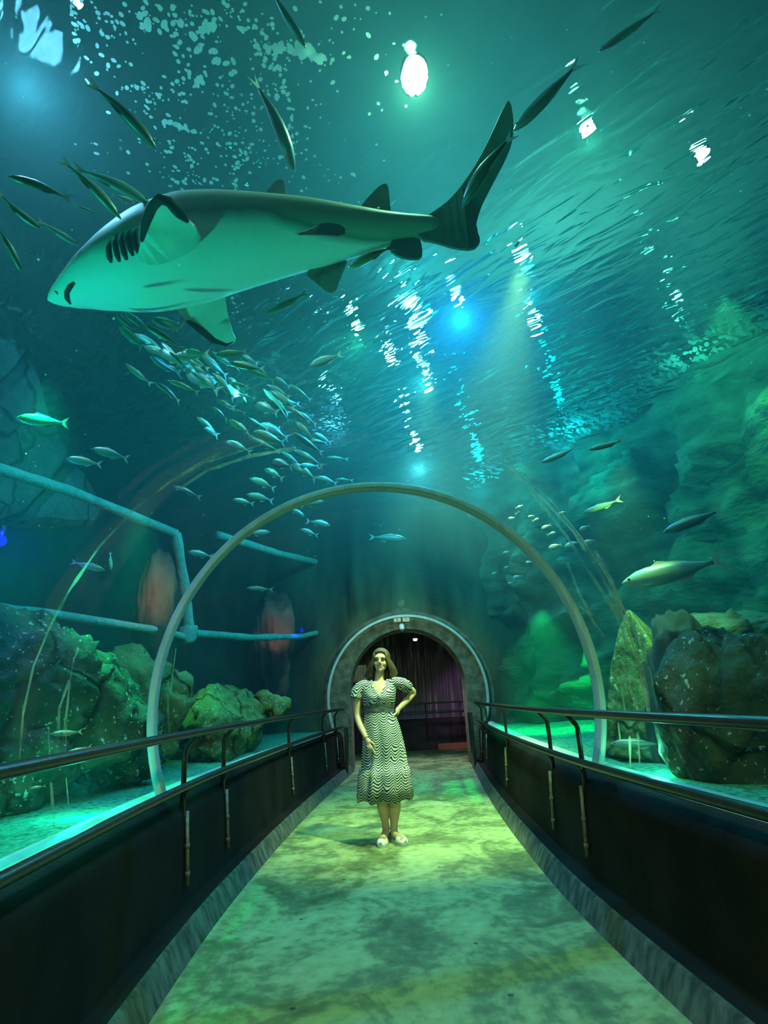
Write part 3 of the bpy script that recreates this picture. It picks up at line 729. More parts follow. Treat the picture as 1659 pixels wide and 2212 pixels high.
def shark():
    nose, base = at_z(103, 652, 3.36), at_z(934, 494, 3.56)
    ax = (base - nose); Lb = ax.length; ax.normalize()
    side = Vector((0, 0, 1)).cross(ax).normalized()     # away from the walkway axis: far side (+y)
    if side.y < 0: side = -side
    up = side.cross(ax).normalized()
    if up.z < 0: up = -up
    root = empty('shark', nose.lerp(base, .45), 'big pale-bellied shark cruising over the tunnel with its dark tail bent up', 'shark')
    fr = [0, .012, .03, .06, .115, .19, .28, .39, .5, .6, .72, .84, .92, 1.0, 1.03]
    rr = [.004, .035, .062, .10, .165, .225, .272, .288, .255, .218, .172, .114, .080, .056, .03]
    K = [(0, .0), (.1, .06), (.2, .10), (.32, .145), (.45, .165), (.6, .14), (.72, .11), (.84, .064), (1.03, 0)]
    def spine(f):
        b = sum(np.interp(f + e, [k[0] for k in K], [k[1] for k in K]) for e in (-.06, -.03, 0, .03, .06)) / 5
        return nose + ax * (Lb * f) + up * b
    def rad(f): return float(np.interp(f, fr, rr))
    n = 40; V = []; tone = []; F = []
    fs = [x for x in np.interp(np.linspace(0, len(fr) - 1, 75), range(len(fr)), fr)]
    # smooth radii
    rs = [rad(f) for f in fs]
    for _ in range(3): rs = [rs[0]] + [(rs[i - 1] + 2 * rs[i] + rs[i + 1]) / 4 for i in range(1, len(rs) - 1)] + [rs[-1]]
    for f, r in zip(fs, rs):
        c = spine(f)
        for k in range(n):
            a = 2 * PI * k / n
            flat = .78 if f < .1 else min(1.0, .78 + (f - .1) * 1.5)
            zz = math.sin(a); zz = zz * (.95 if zz > 0 else .86) * flat
            V.append(c + side * (math.cos(a) * r * 1.04) + up * (zz * r))
            deg = math.degrees(math.asin(max(-1, min(1, math.sin(a)))))
            lim = -16 if f < .6 else -16 - (f - .6) * 260
            if f < .25: lim = 18 - (f / .25) * 34
            x = .5 + (deg - lim) / 42
            x = max(0, min(1, x))
            if deg > 50: x = max(x, .95)
            tone.append(x)
    for i in range(len(fs) - 1):
        for k in range(n): F.append((i * n + k, i * n + (k + 1) % n, (i + 1) * n + (k + 1) % n, (i + 1) * n + k))
    F += [tuple(range(n - 1, -1, -1)), tuple((len(fs) - 1) * n + k for k in range(n))]
    body = obj('body', V, F, M_SHARK, None, True); fix_normals(body)
    at = body.data.attributes.new('tone', 'FLOAT', 'POINT'); at.data.foreach_set('value', tone)
    bvh = BVHTree.FromPolygons(V, F); adopt(body, root)
    def on(x, y, lift=.0):
        d = ray(x, y); h = bvh.ray_cast(CAM, d)
        return (h[0] - d * lift) if h[0] else None
    def fin(name, poly, ys, mats, th=.016, rim=.0, sub=2):
        """thin fin through pixels at the given depths"""
        P = [at_y(x, y, Y) for (x, y), Y in zip(poly, ys)]
        for _ in range(sub):
            P2 = []
            for i in range(len(P)):
                a, b = P[i], P[(i + 1) % len(P)]
                P2 += [a.lerp(b, .25), a.lerp(b, .75)]
            P = P2
        bm = bmesh.new(); vs = [bm.verts.new(p) for p in P]; f = bm.faces.new(vs)
        if rim:
            r = bmesh.ops.inset_region(bm, faces=[f], thickness=rim, use_even_offset=True)
            for q in r['faces']: q.material_index = 1
        bmesh.ops.triangulate(bm, faces=[q for q in bm.faces if len(q.verts) > 4])
        o = bobj(name, bm, mats[0], None, False)
        for m in mats[1:]: o.data.materials.append(m)
        md = o.modifiers.new('solidify', 'SOLIDIFY'); md.thickness = th; md.offset = 0
        return adopt(o, root)
    def sy(x):                                        # spine depth under an image column
        f = (x - 103) / 831.0; return spine(f).y
    fin('dorsal_fin', [(545, 470), (568, 428), (592, 395), (608, 388), (617, 400), (622, 470)], [sy(585)] * 6, [M_FIN])
    fin('second_dorsal_fin', [(760, 480), (779, 447), (805, 418), (824, 400), (839, 399), (842, 440), (848, 485)], [sy(800)] * 7, [M_FIN])
    y0 = sy(360)
    fin('pectoral_fin', [(296, 560), (306, 520), (314, 480), (328, 443), (346, 424), (366, 430), (388, 458), (436, 502), (424, 535), (380, 560), (330, 575)],
        [y0 - .22, y0 - .30, y0 - .40, y0 - .52, y0 - .58, y0 - .56, y0 - .46, y0 - .30, y0 - .24, y0 - .2, y0 - .2], [M_FINP, M_FINP], sub=1)
    fin('pectoral_fin', [(370, 655), (400, 690), (432, 712), (460, 736), (490, 746), (512, 737), (500, 712), (488, 660), (484, 620), (430, 625)],
        [y0 + .2, y0 + .3, y0 + .4, y0 + .5, y0 + .56, y0 + .55, y0 + .45, y0 + .3, y0 + .2, y0 + .16], [M_FINP, M_FINP], sub=1)
    # dark margins of the pectoral fins
    for px, ys in (([(306, 520), (314, 480), (328, 446), (346, 430), (365, 436), (386, 461), (405, 478)], [-.30, -.40, -.52, -.58, -.56, -.46, -.4]),
                   ([(405, 694), (432, 711), (460, 734), (488, 741), (505, 736)], [.3, .4, .5, .56, .55])):
        P = [at_y(x, y, y0 + dy) for (x, y), dy in zip(px, ys)]
        P = [p + (CAM - p).normalized() * .012 for p in P]; V, F = tube_data(P, [.010] + [.022] * (len(P) - 2) + [.010], 8); o = adopt(obj('fin_margin', V, F, M_SLIT, None, True), root)
    fin('pelvic_fin', [(630, 507), (665, 497), (698, 480), (745, 488), (742, 512), (690, 508)], [sy(690) - d for d in (.34, .30, .24, .2, .17, .24)], [M_FIN], sub=1)
    fin('pelvic_fin', [(655, 590), (685, 612), (706, 630), (724, 631), (735, 600), (755, 556), (715, 535)], [sy(700) + d for d in (.12, .2, .27, .28, .2, .1, .06)], [M_FIN], sub=1)
    fin('anal_fin', [(838, 540), (862, 556), (890, 561), (912, 558), (912, 536), (906, 515), (850, 515)], [sy(870)] * 7, [M_FIN], sub=1)
    yb = base.y
    C = [(895, 478), (914, 473), (946, 454), (978, 428), (1004, 392), (1032, 350), (1062, 290), (1086, 235), (1101, 212), (1110, 268), (1106, 310), (1090, 350), (1062, 402), (1034, 458), (1022, 492), (1040, 522), (1022, 541), (982, 538), (940, 524), (905, 518)]
    fin('tail_fin', C, [yb - .35 * max(0, (490 - y)) / 280 for x, y in C], [M_FIN], th=.022, sub=1)
    # gill slits, mouth, eye drawn on the skin
    for a, b in (((236, 524), (240, 568)), ((248, 512), (258, 566)), ((262, 507), (273, 562)), ((276, 503), (287, 553)), ((290, 500), (298, 548))):
        P = [on(a[0] + (b[0] - a[0]) * t + 3 * math.sin(PI * t) * -1, a[1] + (b[1] - a[1]) * t, .004) for t in (0, .25, .5, .75, 1)]
        P = [p for p in P if p]
        if len(P) > 2:
            V, F = tube_data(P, [.006] + [.014] * (len(P) - 2) + [.006], 6); adopt(obj('gill_slit', V, F, M_SLIT, None, True), root)
    for a, b in (((326, 689), (336, 687)), ((340, 686), (350, 683)), ((354, 683), (368, 677))):
        P = [on(a[0] + (b[0] - a[0]) * t, a[1] + (b[1] - a[1]) * t - 3, .004) for t in (0, .5, 1)]; P = [p for p in P if p]
        if len(P) > 1: V, F = tube_data(P, .009, 6); adopt(obj('gill_slit', V, F, M_SLIT, None, True), root)
    P = [on(x, y, .003) for x, y in ((160, 611), (151, 620), (144, 632), (145, 645), (152, 656), (166, 668))]; P = [p for p in P if p]
    V, F = tube_data(P, [.007] + [.013] * (len(P) - 2) + [.006], 6); adopt(obj('mouth', V, F, M_SLIT, None, True), root)
    p = on(121, 633, .0)
    if p: V, F = tube_data([p, p + Vector((.012, 0, .012))], .011, 8); adopt(obj('nostril', V, F, M_SLIT, None, True), root)
shark()

# ================================================================== FISH
def mat_fish(name, back, belly, rough=.35, em=0):
    m, t, out = nt(name)
    tc = N(t, 'TexCoord'); sp = N(t, 'SeparateXYZ'); t.links.new(tc.outputs['Object'], sp.inputs[0])
    r = ramp(t, math_(t, 'ADD', math_(t, 'MULTIPLY', sp.outputs[2], 5.0), .5), [(.3, belly), (.72, belly), (.95, back)])  # brighter back paints the lamp highlight along the top edge
    b = N(t, 'BsdfPrincipled'); b.inputs['Roughness'].default_value = rough; b.inputs['Metallic'].default_value = .15
    t.links.new(r.outputs[0], b.inputs['Base Color']); t.links.new(b.outputs[0], out.inputs[0]); return m
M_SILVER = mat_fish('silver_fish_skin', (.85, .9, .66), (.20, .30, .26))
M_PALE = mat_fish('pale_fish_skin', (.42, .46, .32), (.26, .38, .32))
M_GREY = mat_fish('grey_fish_skin', (.45, .47, .35), (.16, .20, .18))
M_FTAIL = simple('fish_fin', (.40, .46, .40), .5)
def fish_meshes(h, w, bend, tailh, mat, key):
    n = 12; xs = [0, .03, .08, .16, .26, .38, .5, .62, .72, .80, .86]
    hs = [.02, .22, .48, .80, .97, 1, .92, .70, .44, .25, .16]
    V = []; F = []
    def off(x): return bend * math.sin(PI * x * 1.1) 
    for x, k in zip(xs, hs):
        for j in range(n):
            a = 2 * PI * j / n
            V.append((-x, math.cos(a) * w / 2 * k ** .8 + off(x), math.sin(a) * h / 2 * k))
    for i in range(len(xs) - 1):
        for j in range(n): F.append((i * n + j, i * n + (j + 1) % n, (i + 1) * n + (j + 1) % n, (i + 1) * n + j))
    F += [tuple(range(n)), tuple((len(xs) - 1) * n + j for j in range(n - 1, -1, -1))]
    def mk(nm, V, F, m, smooth):
        me = bpy.data.meshes.new(nm); me.from_pydata(V, [], F); me.update(); me.materials.append(m)
        if smooth:
            for p in me.polygons: p.use_smooth = True
        bm = bmesh.new(); bm.from_mesh(me); bmesh.ops.recalc_face_normals(bm, faces=bm.faces); bm.to_mesh(me); bm.free()
        return me
    body = mk('body_' + key, V, F, mat, True)
    def plate(P, th=.006):
        V = [(x, off(-x) + s * th / 2, z) for s in (-1, 1) for x, z in P]; k = len(P)
        F = [tuple(range(k - 1, -1, -1)), tuple(range(k, 2 * k))] + [(i, (i + 1) % k, k + (i + 1) % k, k + i) for i in range(k)]
        return V, F
    T = tailh / 2; b = h * .075
    V, F = plate([(-.83, b), (-.90, T * .55), (-1.0, T), (-.97, T * .7), (-.915, 0), (-.97, -T * .7), (-1.0, -T), (-.90, -T * .55), (-.83, -b)])
    tail = mk('tail_' + key, V, F, M_FTAIL, False)
    V, F = plate([(-.30, h * .44), (-.38, h * .66), (-.46, h * .56), (-.62, h * .40), (-.66, h * .28), (-.45, h * .40)])
    dors = mk('dorsal_' + key, V, F, M_FTAIL, False)
    V, F = plate([(-.50, -h * .42), (-.56, -h * .60), (-.66, -h * .40), (-.70, -h * .24), (-.6, -h * .30)])
    anal = mk('anal_' + key, V, F, M_FTAIL, False)
    eyes = []
    for s in (-1, 1):
        V = [(-.085 + dx * .7, s * w * .315 + off(.08), h * .07 + dz * h) for dx, dz in ((0, .09), (.025, 0), (0, -.09), (-.025, 0))]
        eyes.append(mk('eye_' + key, V, [(0, 1, 2, 3)], M_SLIT, False))
    return dict(body=body, tail_fin=tail, dorsal_fin=dors, anal_fin=anal, eye=eyes[0], eye_=eyes[1])
KINDS = {}
for key, h, w, th, mat in (('slender', .17, .11, .22, M_SILVER), ('silver', .27, .13, .30, M_SILVER), ('deep', .42, .16, .36, M_PALE), ('pale', .21, .14, .20, M_PALE), ('grey', .19, .14, .22, M_GREY)):
    for v, bend in (('', .0), ('_l', .05), ('_r', -.05)):
        KINDS[key + v] = fish_meshes(h, w, bend, th, mat, key + v)
def fish(kind, head, tail, label, group=None, roll=0.0, small=False):
    head, tail = Vector(head), Vector(tail)
    fwd = (head - tail); L = fwd.length; fwd.normalize()
    up = Vector((0, 0, 1)); up = (up - fwd * up.dot(fwd))
    if up.length < .15: up = Vector((0, -1, .3)); up = up - fwd * up.dot(fwd)
    up.normalize(); left = up.cross(fwd)
    M = Matrix((fwd, left, up)).transposed() @ Matrix.Rotation(roll, 3, 'X')
    root = empty('fish', head, label, 'fish', group)
    root.matrix_world = Matrix.Translation(head) @ M.to_4x4() @ Matrix.Scale(L, 4)
    parts = KINDS[kind]
    for nm in (('body', 'tail_fin') if small else ('body', 'tail_fin', 'dorsal_fin', 'anal_fin', 'eye', 'eye_')):
        o = bpy.data.objects.new(nm.strip('_'), parts[nm]); COL.objects.link(o); o.parent = root
    return root
def pfish(kind, h, t, beyond, label, group=None, turn=.0, small=False, roll=0.0):
    """fish whose head and tail lie on two sight lines, a distance beyond the acrylic; turn swings its tail deeper"""
    a = exit_pt(h[0], h[1], beyond); dist = (a - CAM).length
    b = CAM + ray(*t) * (dist + turn)
    if a.z > SURF_Z - .12: 
        k = (SURF_Z - .14 - CAM.z) / (a.z - CAM.z); a = CAM + (a - CAM) * k; b = CAM + (b - CAM) * k
    return fish(kind, a, b, label, group, roll, small)
U = [  # individually recognisable fish: kind, head pixel, tail pixel, beyond, label
 ('grey_l', (998, 447), (1112, 283), .35, 'long grey fish overlapping the upper lobe of the shark tail'),
 ('grey', (1108, 285), (1258, 128), .8, 'large dark fish swimming up from the tip of the shark tail'),
 ('slender', (1292, 112), (1432, 15), 1.1, 'golden-edged fish in the top dark corner beyond the other two'),
 ('grey_r', (338, 322), (188, 172), 1.3, 'dark curved fish with a bright back against the blue glow'),
 ('grey_r', (636, 372), (544, 160), 1.5, 'dark fish diving through the foam patches above the shark back'),
 ('grey', (660, 102), (580, -30), 1.5, 'dark fish half out of the frame at the top among the foam'),
 ('slender_l', (16, 381), (157, 432), 1.1, 'slim silver fish with its mouth toward the picture edge, above the shark snout'),
 ('slender_r', (262, 474), (128, 340), 1.2, 'long bent silver fish with a yellowish tail near the shark head'),
 ('slender_r', (327, 442), (152, 358), 1.5, 'silver fish just above the raised pectoral fin of the shark'),
 ('silver', (292, 438), (238, 420), 1.7, 'small faint fish beside the raised pectoral fin of the shark'),
 ('slender', (206, 461), (153, 440), 1.5, 'short silver fish between the slim ones and the shark gills'),
 ('slender_l', (92, 497), (-10, 412), 1.0, 'silver fish entering at the picture edge above the arched one'),
 ('slender', (172, 532), (78, 473), 1.6, 'faint slim fish just above the shark snout'),
 ('slender_r', (46, 588), (-12, 480), .9, 'arched silver fish cut by the picture edge ahead of the shark'),
 ('pale_l', (750, 583), (852, 531), .25, 'pale fish tucked under the shark between its pelvic and anal fins'),
 ('slender', (574, 679), (667, 630), .8, 'slim silver fish alone below the shark belly'),
 ('silver', (464, 768), (536, 759), 1.0, 'yellow-backed silver fish below the tip of the lower pectoral fin'),
 ('silver', (668, 790), (740, 764), 1.6, 'faint fish between the large foam patch and the small yellow-green lamp'),
 ('slender_l', (312, 703), (402, 760), 1.0, 'slim silver fish under the shark throat'),
 ('slender_l', (362, 822), (432, 850), 1.1, 'slim fish with a bright back at the lower rim of the shoal'),
 ('silver', (34, 902), (150, 915), 1.2, 'teal fish over the grey slab at the picture edge'),
 ('silver', (-40, 893), (16, 899), 1.3, 'fish mostly cut off by the picture edge behind the teal one'),
 ('silver', (142, 990), (222, 1004), 1.5, 'dim fish at the foot of the grey slab'),
 ('silver_l', (194, 970), (280, 992), 1.5, 'dim fish with a bright back beside the foot of the grey slab'),
 ('pale', (227, 1232), (152, 1213), .7, 'bright green fish heading for the hoop above the lower pipe'),
 ('silver', (240, 1232), (238, 1192), 1.4, 'small fish seen end-on beside the bright green one'),
 ('slender_l', (373, 1050), (436, 1076), 1.2, 'yellow-backed fish swimming alone outside the hoop'),
 ('silver', (405, 1192), (462, 1203), 1.4, 'blunt silver fish touching the outer rim of the hoop'),
 ('slender', (532, 1270), (592, 1274), 1.5, 'thin fish inside the hoop above the far pipe loop'),
 ('silver', (502, 1079), (550, 1089), 1.3, 'rounded fish leading the small group at the hoop shoulder'),
 ('silver_l', (531, 1068), (592, 1083), 1.5, 'fish just behind the rounded leader at the hoop shoulder'),
 ('silver_l', (538, 1033), (596, 1057), 1.7, 'fish with a bright back above the pair at the hoop shoulder'),
 ('silver', (583, 1149), (534, 1154), 1.3, 'pale fish skimming the inner rim of the hoop'),
 ('silver_l', (680, 1031), (730, 1045), 1.6, 'yellow-backed fish just over the hoop crown'),
 ('slender_l', (722, 1036), (764, 1038), 1.7, 'slim fish resting along the hoop crown'),
 ('silver', (700, 1083), (648, 1092), 1.2, 'stout fish with a bright eye inside the hoop crown'),
 ('silver_r', (658, 1117), (622, 1095), 1.3, 'fish nosing downward inside the hoop below the stout one'),
 ('silver_r', (714, 1136), (660, 1125), 1.3, 'fish with a glinting head inside the hoop, lowest but one'),
 ('silver', (648, 1143), (688, 1157), 1.5, 'faint fish lowest of the group inside the hoop crown'),
 ('slender', (704, 988), (754, 992), 2.2, 'fish with a forked tail below the blue glitter'),
 ('pale', (878, 1164), (796, 1160), 2.5, 'dim green fish in the haze below the hoop crown'),
 ('slender_r', (1271, 972), (1352, 948), .9, 'green-backed fish swimming below the turquoise surface tongue'),
 ('slender_r', (1168, 1000), (1248, 964), 1.2, 'yellow-green fish trailing the one under the turquoise tongue'),
 ('slender_r', (1261, 1107), (1344, 1077), 1.3, 'dim teal fish against the dark water beside the cliff'),
 ('pale', (1342, 1261), (1575, 1206), .8, 'largest pale green fish gliding in front of the rock cliff'),
 ('grey', (1430, 1152), (1566, 1098), 1.3, 'shadowy big fish blending into the cliff above the pale green one'),
 ('slender', (107, 1586), (180, 1580), .35, 'thin pale fish in front of the speckled boulders above the rail'),
 ('slender', (140, 1628), (200, 1612), .35, 'bright thin fish just above the top rail'),
 ('slender', (62, 1704), (100, 1697), .3, 'tiny pale fish below the top rail'),
 ('slender', (1318, 1606), (1440, 1608), .35, 'pale thin fish between the rails beside the hoop foot'),
]
for kind, h, t, d, lab in U:
    pfish(kind, h, t, d, lab, None, turn=.0)
# little group of round fish on the far side of the hoop
SM = [(1216, 1108, 20, 1), (1263, 1140, 26, 1), (1180, 1138, 24, 1), (1191, 1153, 20, 1), (1199, 1180, 30, 1), (1237, 1176, 38, 1), (1273, 1170, 28, 1), (1123, 1094, 15, 0), (1119, 1108, 13, 0), (1105, 1119, 15, 0), (1147, 1115, 14, 0), (1157, 1123, 16, 0), (1094, 1193, 15, 1), (1083, 1146, 11, 0), (1142, 1214, 14, 0), (1118, 1246, 22, 0), (1103, 1259, 14, 0), (1068, 1238, 13, 0), (1094, 1225, 11, 0)]
for k, (x, y, L, q) in enumerate(SM):
    a = random.uniform(-.45, -.1) + (PI if random.random() < .12 else 0)
    h = (x - L / 2 * math.cos(a), y - L / 2 * math.sin(a)); t = (x + L / 2 * math.cos(a), y + L / 2 * math.sin(a))
    pfish('deep', h, t, 1.3 + .3 * random.random(), 'small round pale fish in the loose group beside the hoop shoulder' if q else 'tiny round fish inside the hoop near the small group', 'round fish group near the hoop' if q else 'tiny round fish inside the hoop', small=True)
# dense shoal streaming away under the shark
rs = random.Random(21); done = 0
SH = [(533, 856, 42), (602, 845, 60), (650, 848, 60), (455, 935, 36), (515, 966, 66), (610, 1003, 50), (697, 947, 46), (592, 1024, 48), (565, 812, 64), (465, 792, 72)]
while done < 58:
    u, v = rs.random(), rs.gauss(0, .8)
    cx, cy = 270 + u * 440, 700 + u * 270 + v * 55
    if 380 < cx < 520 and cy < 760: continue
    if cx + 0 > 700 or cy < 690: continue
    SH.append((cx, cy, rs.uniform(38, 84))); done += 1
for x, y, L in SH:
    a = rs.gauss(.55, .22)
    h = (x - L / 2 * math.cos(a), y - L / 2 * math.sin(a)); t = (x + L / 2 * math.cos(a), y + L / 2 * math.sin(a))
    pfish(rs.choice(['slender', 'slender_l', 'silver', 'silver_l', 'slender_r']), h, t, rs.uniform(.9, 2.4), 'silver fish in the dense shoal streaming between the shark and the hoop', 'silver shoal under the shark', turn=rs.uniform(-.2, .2), small=L < 45)
# ================================================================== FOAM, BUBBLES, REFLECTION STREAKS
def mat_foam():
    m, t, out = nt('white_foam'); d = N(t, 'BsdfDiffuse'); d.inputs[0].default_value = (.85, .95, .95, 1)
    tr = N(t, 'BsdfTranslucent'); tr.inputs[0].default_value = (.85, .95, .95, 1)
    mx = N(t, 'MixShader'); mx.inputs[0].default_value = .75
    t.links.new(d.outputs[0], mx.inputs[1]); t.links.new(tr.outputs[0], mx.inputs[2]); t.links.new(mx.outputs[0], out.inputs[0]); return m
M_FOAM = mat_foam()
fr_ = random.Random(5)
def foam_blob(V, F, c, r, stretch=1.0, ang=0.0):
    n = 7 if r < .02 else 14; b = len(V)
    ph = fr_.random() * 9; dz = fr_.random() * .03
    for k in range(n):
        a = 2 * PI * k / n; q = r * (1 + (.35 if n > 7 else .2) * noise.noise(Vector((math.cos(a) * 1.5 + ph, math.sin(a) * 1.5, ph))))
        x, y = q * math.cos(a) * stretch, q * math.sin(a)
        V.append((c.x + x * math.cos(ang) - y * math.sin(ang), c.y + x * math.sin(ang) + y * math.cos(ang), c.z + dz))
    F.append(tuple(range(b, b + n)))
def foam(label, pxs, z):
    V = []; F = []
    for x, y, r, st, an in pxs: foam_blob(V, F, at_z(x, y, z), r, st, an)
    return tag(obj('foam', V, F, M_FOAM), label, 'foam', None, 'stuff')
FZ = SURF_Z - .10
L = []
for _ in range(1500):
    x, y = fr_.uniform(150, 880), fr_.uniform(-20, 470)
    edge = 1.0 if x < 640 else max(0, 1 - (x - 640) / 260) * .55
    if x < 190 + (y * .35): edge *= .25
    if y > 400: edge *= .5
    den = .5 + noise.noise(Vector((x / 90, y / 90, 2)))
    if fr_.random() > edge * den * 1.25: continue
    L.append((x, y, fr_.choice([.0045, .006, .0075, .0095, .0125]), fr_.uniform(1, 1.7), fr_.uniform(0, 3)))
def trail(x0, y0, x1, y1, n, r, j=8):
    for k in range(n):
        t = k / max(1, n - 1)
        L.append((x0 + (x1 - x0) * t + fr_.gauss(0, j), y0 + (y1 - y0) * t + fr_.gauss(0, j), r * fr_.uniform(.5, 1.3), fr_.uniform(1, 2.2), fr_.uniform(0, 3)))
trail(290, 35, 375, 78, 9, .016); trail(410, 85, 470, 45, 8, .016); trail(430, 110, 510, 155, 10, .016); trail(550, 105, 640, 115, 14, .017, 4); trail(650, 112, 700, 135, 10, .024, 4); trail(420, 190, 445, 160, 7, .016, 3)
trail(345, 205, 310, 245, 9, .010, 4); trail(350, 275, 415, 280, 10, .015, 5); trail(505, 425, 512, 345, 9, .012, 3); trail(515, 340, 545, 318, 7, .010, 3); trail(385, 395, 450, 398, 9, .012, 5); trail(595, 120, 610, 205, 12, .013, 6)
trail(630, 210, 625, 290, 9, .010, 5); trail(640, 65, 655, 95, 5, .014, 2); trail(155, 5, 165, 90, 16, .008, 5)
foam('scattered white foam flecks and scum drifting on the surface above the shark', L, FZ)
L = []
trail(538, 782, 575, 790, 8, .035, 3); trail(585, 785, 598, 770, 5, .03, 2); trail(590, 800, 625, 820, 9, .035, 3); trail(505, 645, 520, 690, 12, .012, 8)
for _ in range(170):
    x, y = fr_.uniform(530, 760), fr_.uniform(500, 760)
    if fr_.random() < .5 + noise.noise(Vector((x / 60, y / 60, 1))): L.append((x, y, fr_.choice([.004, .006, .008]), 1.2, fr_.uniform(0, 3)))
for c in ((650, 870), (585, 945), (660, 895), (680, 940), (540, 840), (600, 1000), (690, 970)):
    for _ in range(9): L.append((c[0] + fr_.gauss(0, 12), c[1] + fr_.gauss(0, 16), fr_.choice([.01, .016, .025]), 1.6, fr_.uniform(0, 3)))
foam('pale scum patches on the surface between the shark belly and the hoop', L, FZ)
L = []
for _ in range(420):  # foam flecks standing in for glints on tight ripples
    x = 722 + fr_.gauss(0, 17); y = fr_.uniform(800, 975)
    if abs(x - 722) < 36: L.append((x, y, fr_.choice([.007, .010, .013]), fr_.uniform(1, 2.4), fr_.uniform(-.4, .4)))
foam('dense blue-white column of foam flecks painting ripple glints left of the small white lamp'.replace('left of', 'beside'), L, FZ)
L = []
for (x0, y0), (x1, y1) in (((1700, 690), (1480, 800)), ((1480, 800), (1310, 920)), ((1310, 920), (1200, 975)), ((1200, 975), (1022, 1058))):
    for _ in range(150):
        t = fr_.random(); s = abs(fr_.gauss(0, 1))
        L.append((x0 + (x1 - x0) * t - s * 22 + fr_.gauss(0, 6), y0 + (y1 - y0) * t - s * 26, fr_.choice([.012, .018, .026]), fr_.uniform(1.5, 4), fr_.uniform(.4, 1.2)))
for _ in range(60): L.append((1330 + fr_.gauss(0, 20), 905 + fr_.gauss(0, 14), fr_.choice([.02, .03]), 2, .8))
foam('turquoise churned foam where the surface meets the rock cliff', L, FZ)
# loose specks drifting in the water
V = []; F = []
for _ in range(140):
    p = exit_pt(fr_.uniform(0, 1659), fr_.uniform(0, 1250), fr_.uniform(.1, 2.2))
    if p.z > SURF_Z - .1: continue
    r = fr_.choice([.003, .004, .006]); b = len(V)
    V += [p + Vector(d) * r for d in ((1, 0, 0), (-1, 0, 0), (0, 1, 0), (0, -1, 0), (0, 0, 1), (0, 0, -1))]
    F += [(b + i, b + j, b + k) for i, j, k in ((0, 2, 4), (2, 1, 4), (1, 3, 4), (3, 0, 4), (2, 0, 5), (1, 2, 5), (3, 1, 5), (0, 3, 5))]
tag(obj('plankton_specks', V, F, M_FOAM), 'pale specks drifting loose in the green water', 'specks', None, 'stuff')

# tan ribbons painting reflected arcs and streaks on the acrylic outside the hoop
def mat_streak():
    m, t, out = nt('painted_reflection'); d0 = N(t, 'BsdfDiffuse'); d0.inputs[0].default_value = (.34, .30, .18, 1); d1 = N(t, 'BsdfTranslucent'); d1.inputs[0].default_value = (.34, .30, .18, 1)
    d = N(t, 'AddShader'); t.links.new(d0.outputs[0], d.inputs[0]); t.links.new(d1.outputs[0], d.inputs[1])
    tr = N(t, 'BsdfTransparent'); tc = N(t, 'TexCoord'); n = N(t, 'TexNoise'); n.inputs['Scale'].default_value = 5; n.inputs['Detail'].default_value = 5
    t.links.new(tc.outputs['Object'], n.inputs['Vector'])
    r = ramp(t, n.outputs[0], [(.36, (.08, .08, .08)), (.56, (.7, .7, .7))])
    mx = N(t, 'MixShader'); t.links.new(r.outputs[0], mx.inputs[0]); t.links.new(tr.outputs[0], mx.inputs[1]); t.links.new(d.outputs[0], mx.inputs[2])
    t.links.new(mx.outputs[0], out.inputs[0]); return m
M_STREAK = mat_streak()
V = []; F = []
def streak_px(pts, w):
    """ribbon on the acrylic skin along sight lines"""
    P = []
    for i in range(len(pts) - 1):
        for k in range(10):
            t = k / 10; P.append((pts[i][0] + (pts[i + 1][0] - pts[i][0]) * t, pts[i][1] + (pts[i + 1][1] - pts[i][1]) * t))
    P.append(pts[-1]); b = len(V)
    for i, (x, y) in enumerate(P):
        x2, y2 = P[min(i + 1, len(P) - 1)]; x1, y1 = P[max(i - 1, 0)]
        dx, dy = x2 - x1, y2 - y1; l = math.hypot(dx, dy) or 1
        ww = w * (.55 + .8 * abs(noise.noise(Vector((x * .02, y * .02, w)))) * 1.6)
        for s in (-1, 1): V.append(exit_pt(x - s * dy / l * ww / 2, y + s * dx / l * ww / 2, -.035))
    for i in range(len(P) - 1): F.append((b + 2 * i, b + 2 * i + 1, b + 2 * i + 3, b + 2 * i + 2))
for pts, w in (([(42, 1640), (50, 1540), (72, 1440), (110, 1350), (150, 1275), (215, 1180), (300, 1090), (390, 1025), (480, 975)], 7),
               ([(300, 1095), (370, 1040), (440, 1000), (520, 975), (640, 935)], 4), ([(380, 1060), (450, 1015), (540, 985), (640, 968)], 9),
               ([(160, 1420), (150, 1480), (140, 1560), (135, 1640)], 4), ([(150, 1470), (128, 1530), (124, 1630)], 7), ([(152, 1475), (144, 1540), (142, 1625)], 5), ([(105, 1570), (107, 1630)], 6),
               ([(170, 1400), (158, 1430)], 4), ([(362, 1500), (366, 1590)], 7), ([(380, 1400), (368, 1500)], 2),
               ([(110, 1690), (118, 1790)], 8), ([(143, 1680), (148, 1740)], 4)):
    streak_px(pts, w)
tag(obj('reflection_streaks', V, F, M_STREAK), 'tan painted reflection streaks on the clear vault over the dark boulders', 'streaks', None, 'stuff')
V = []; F = []
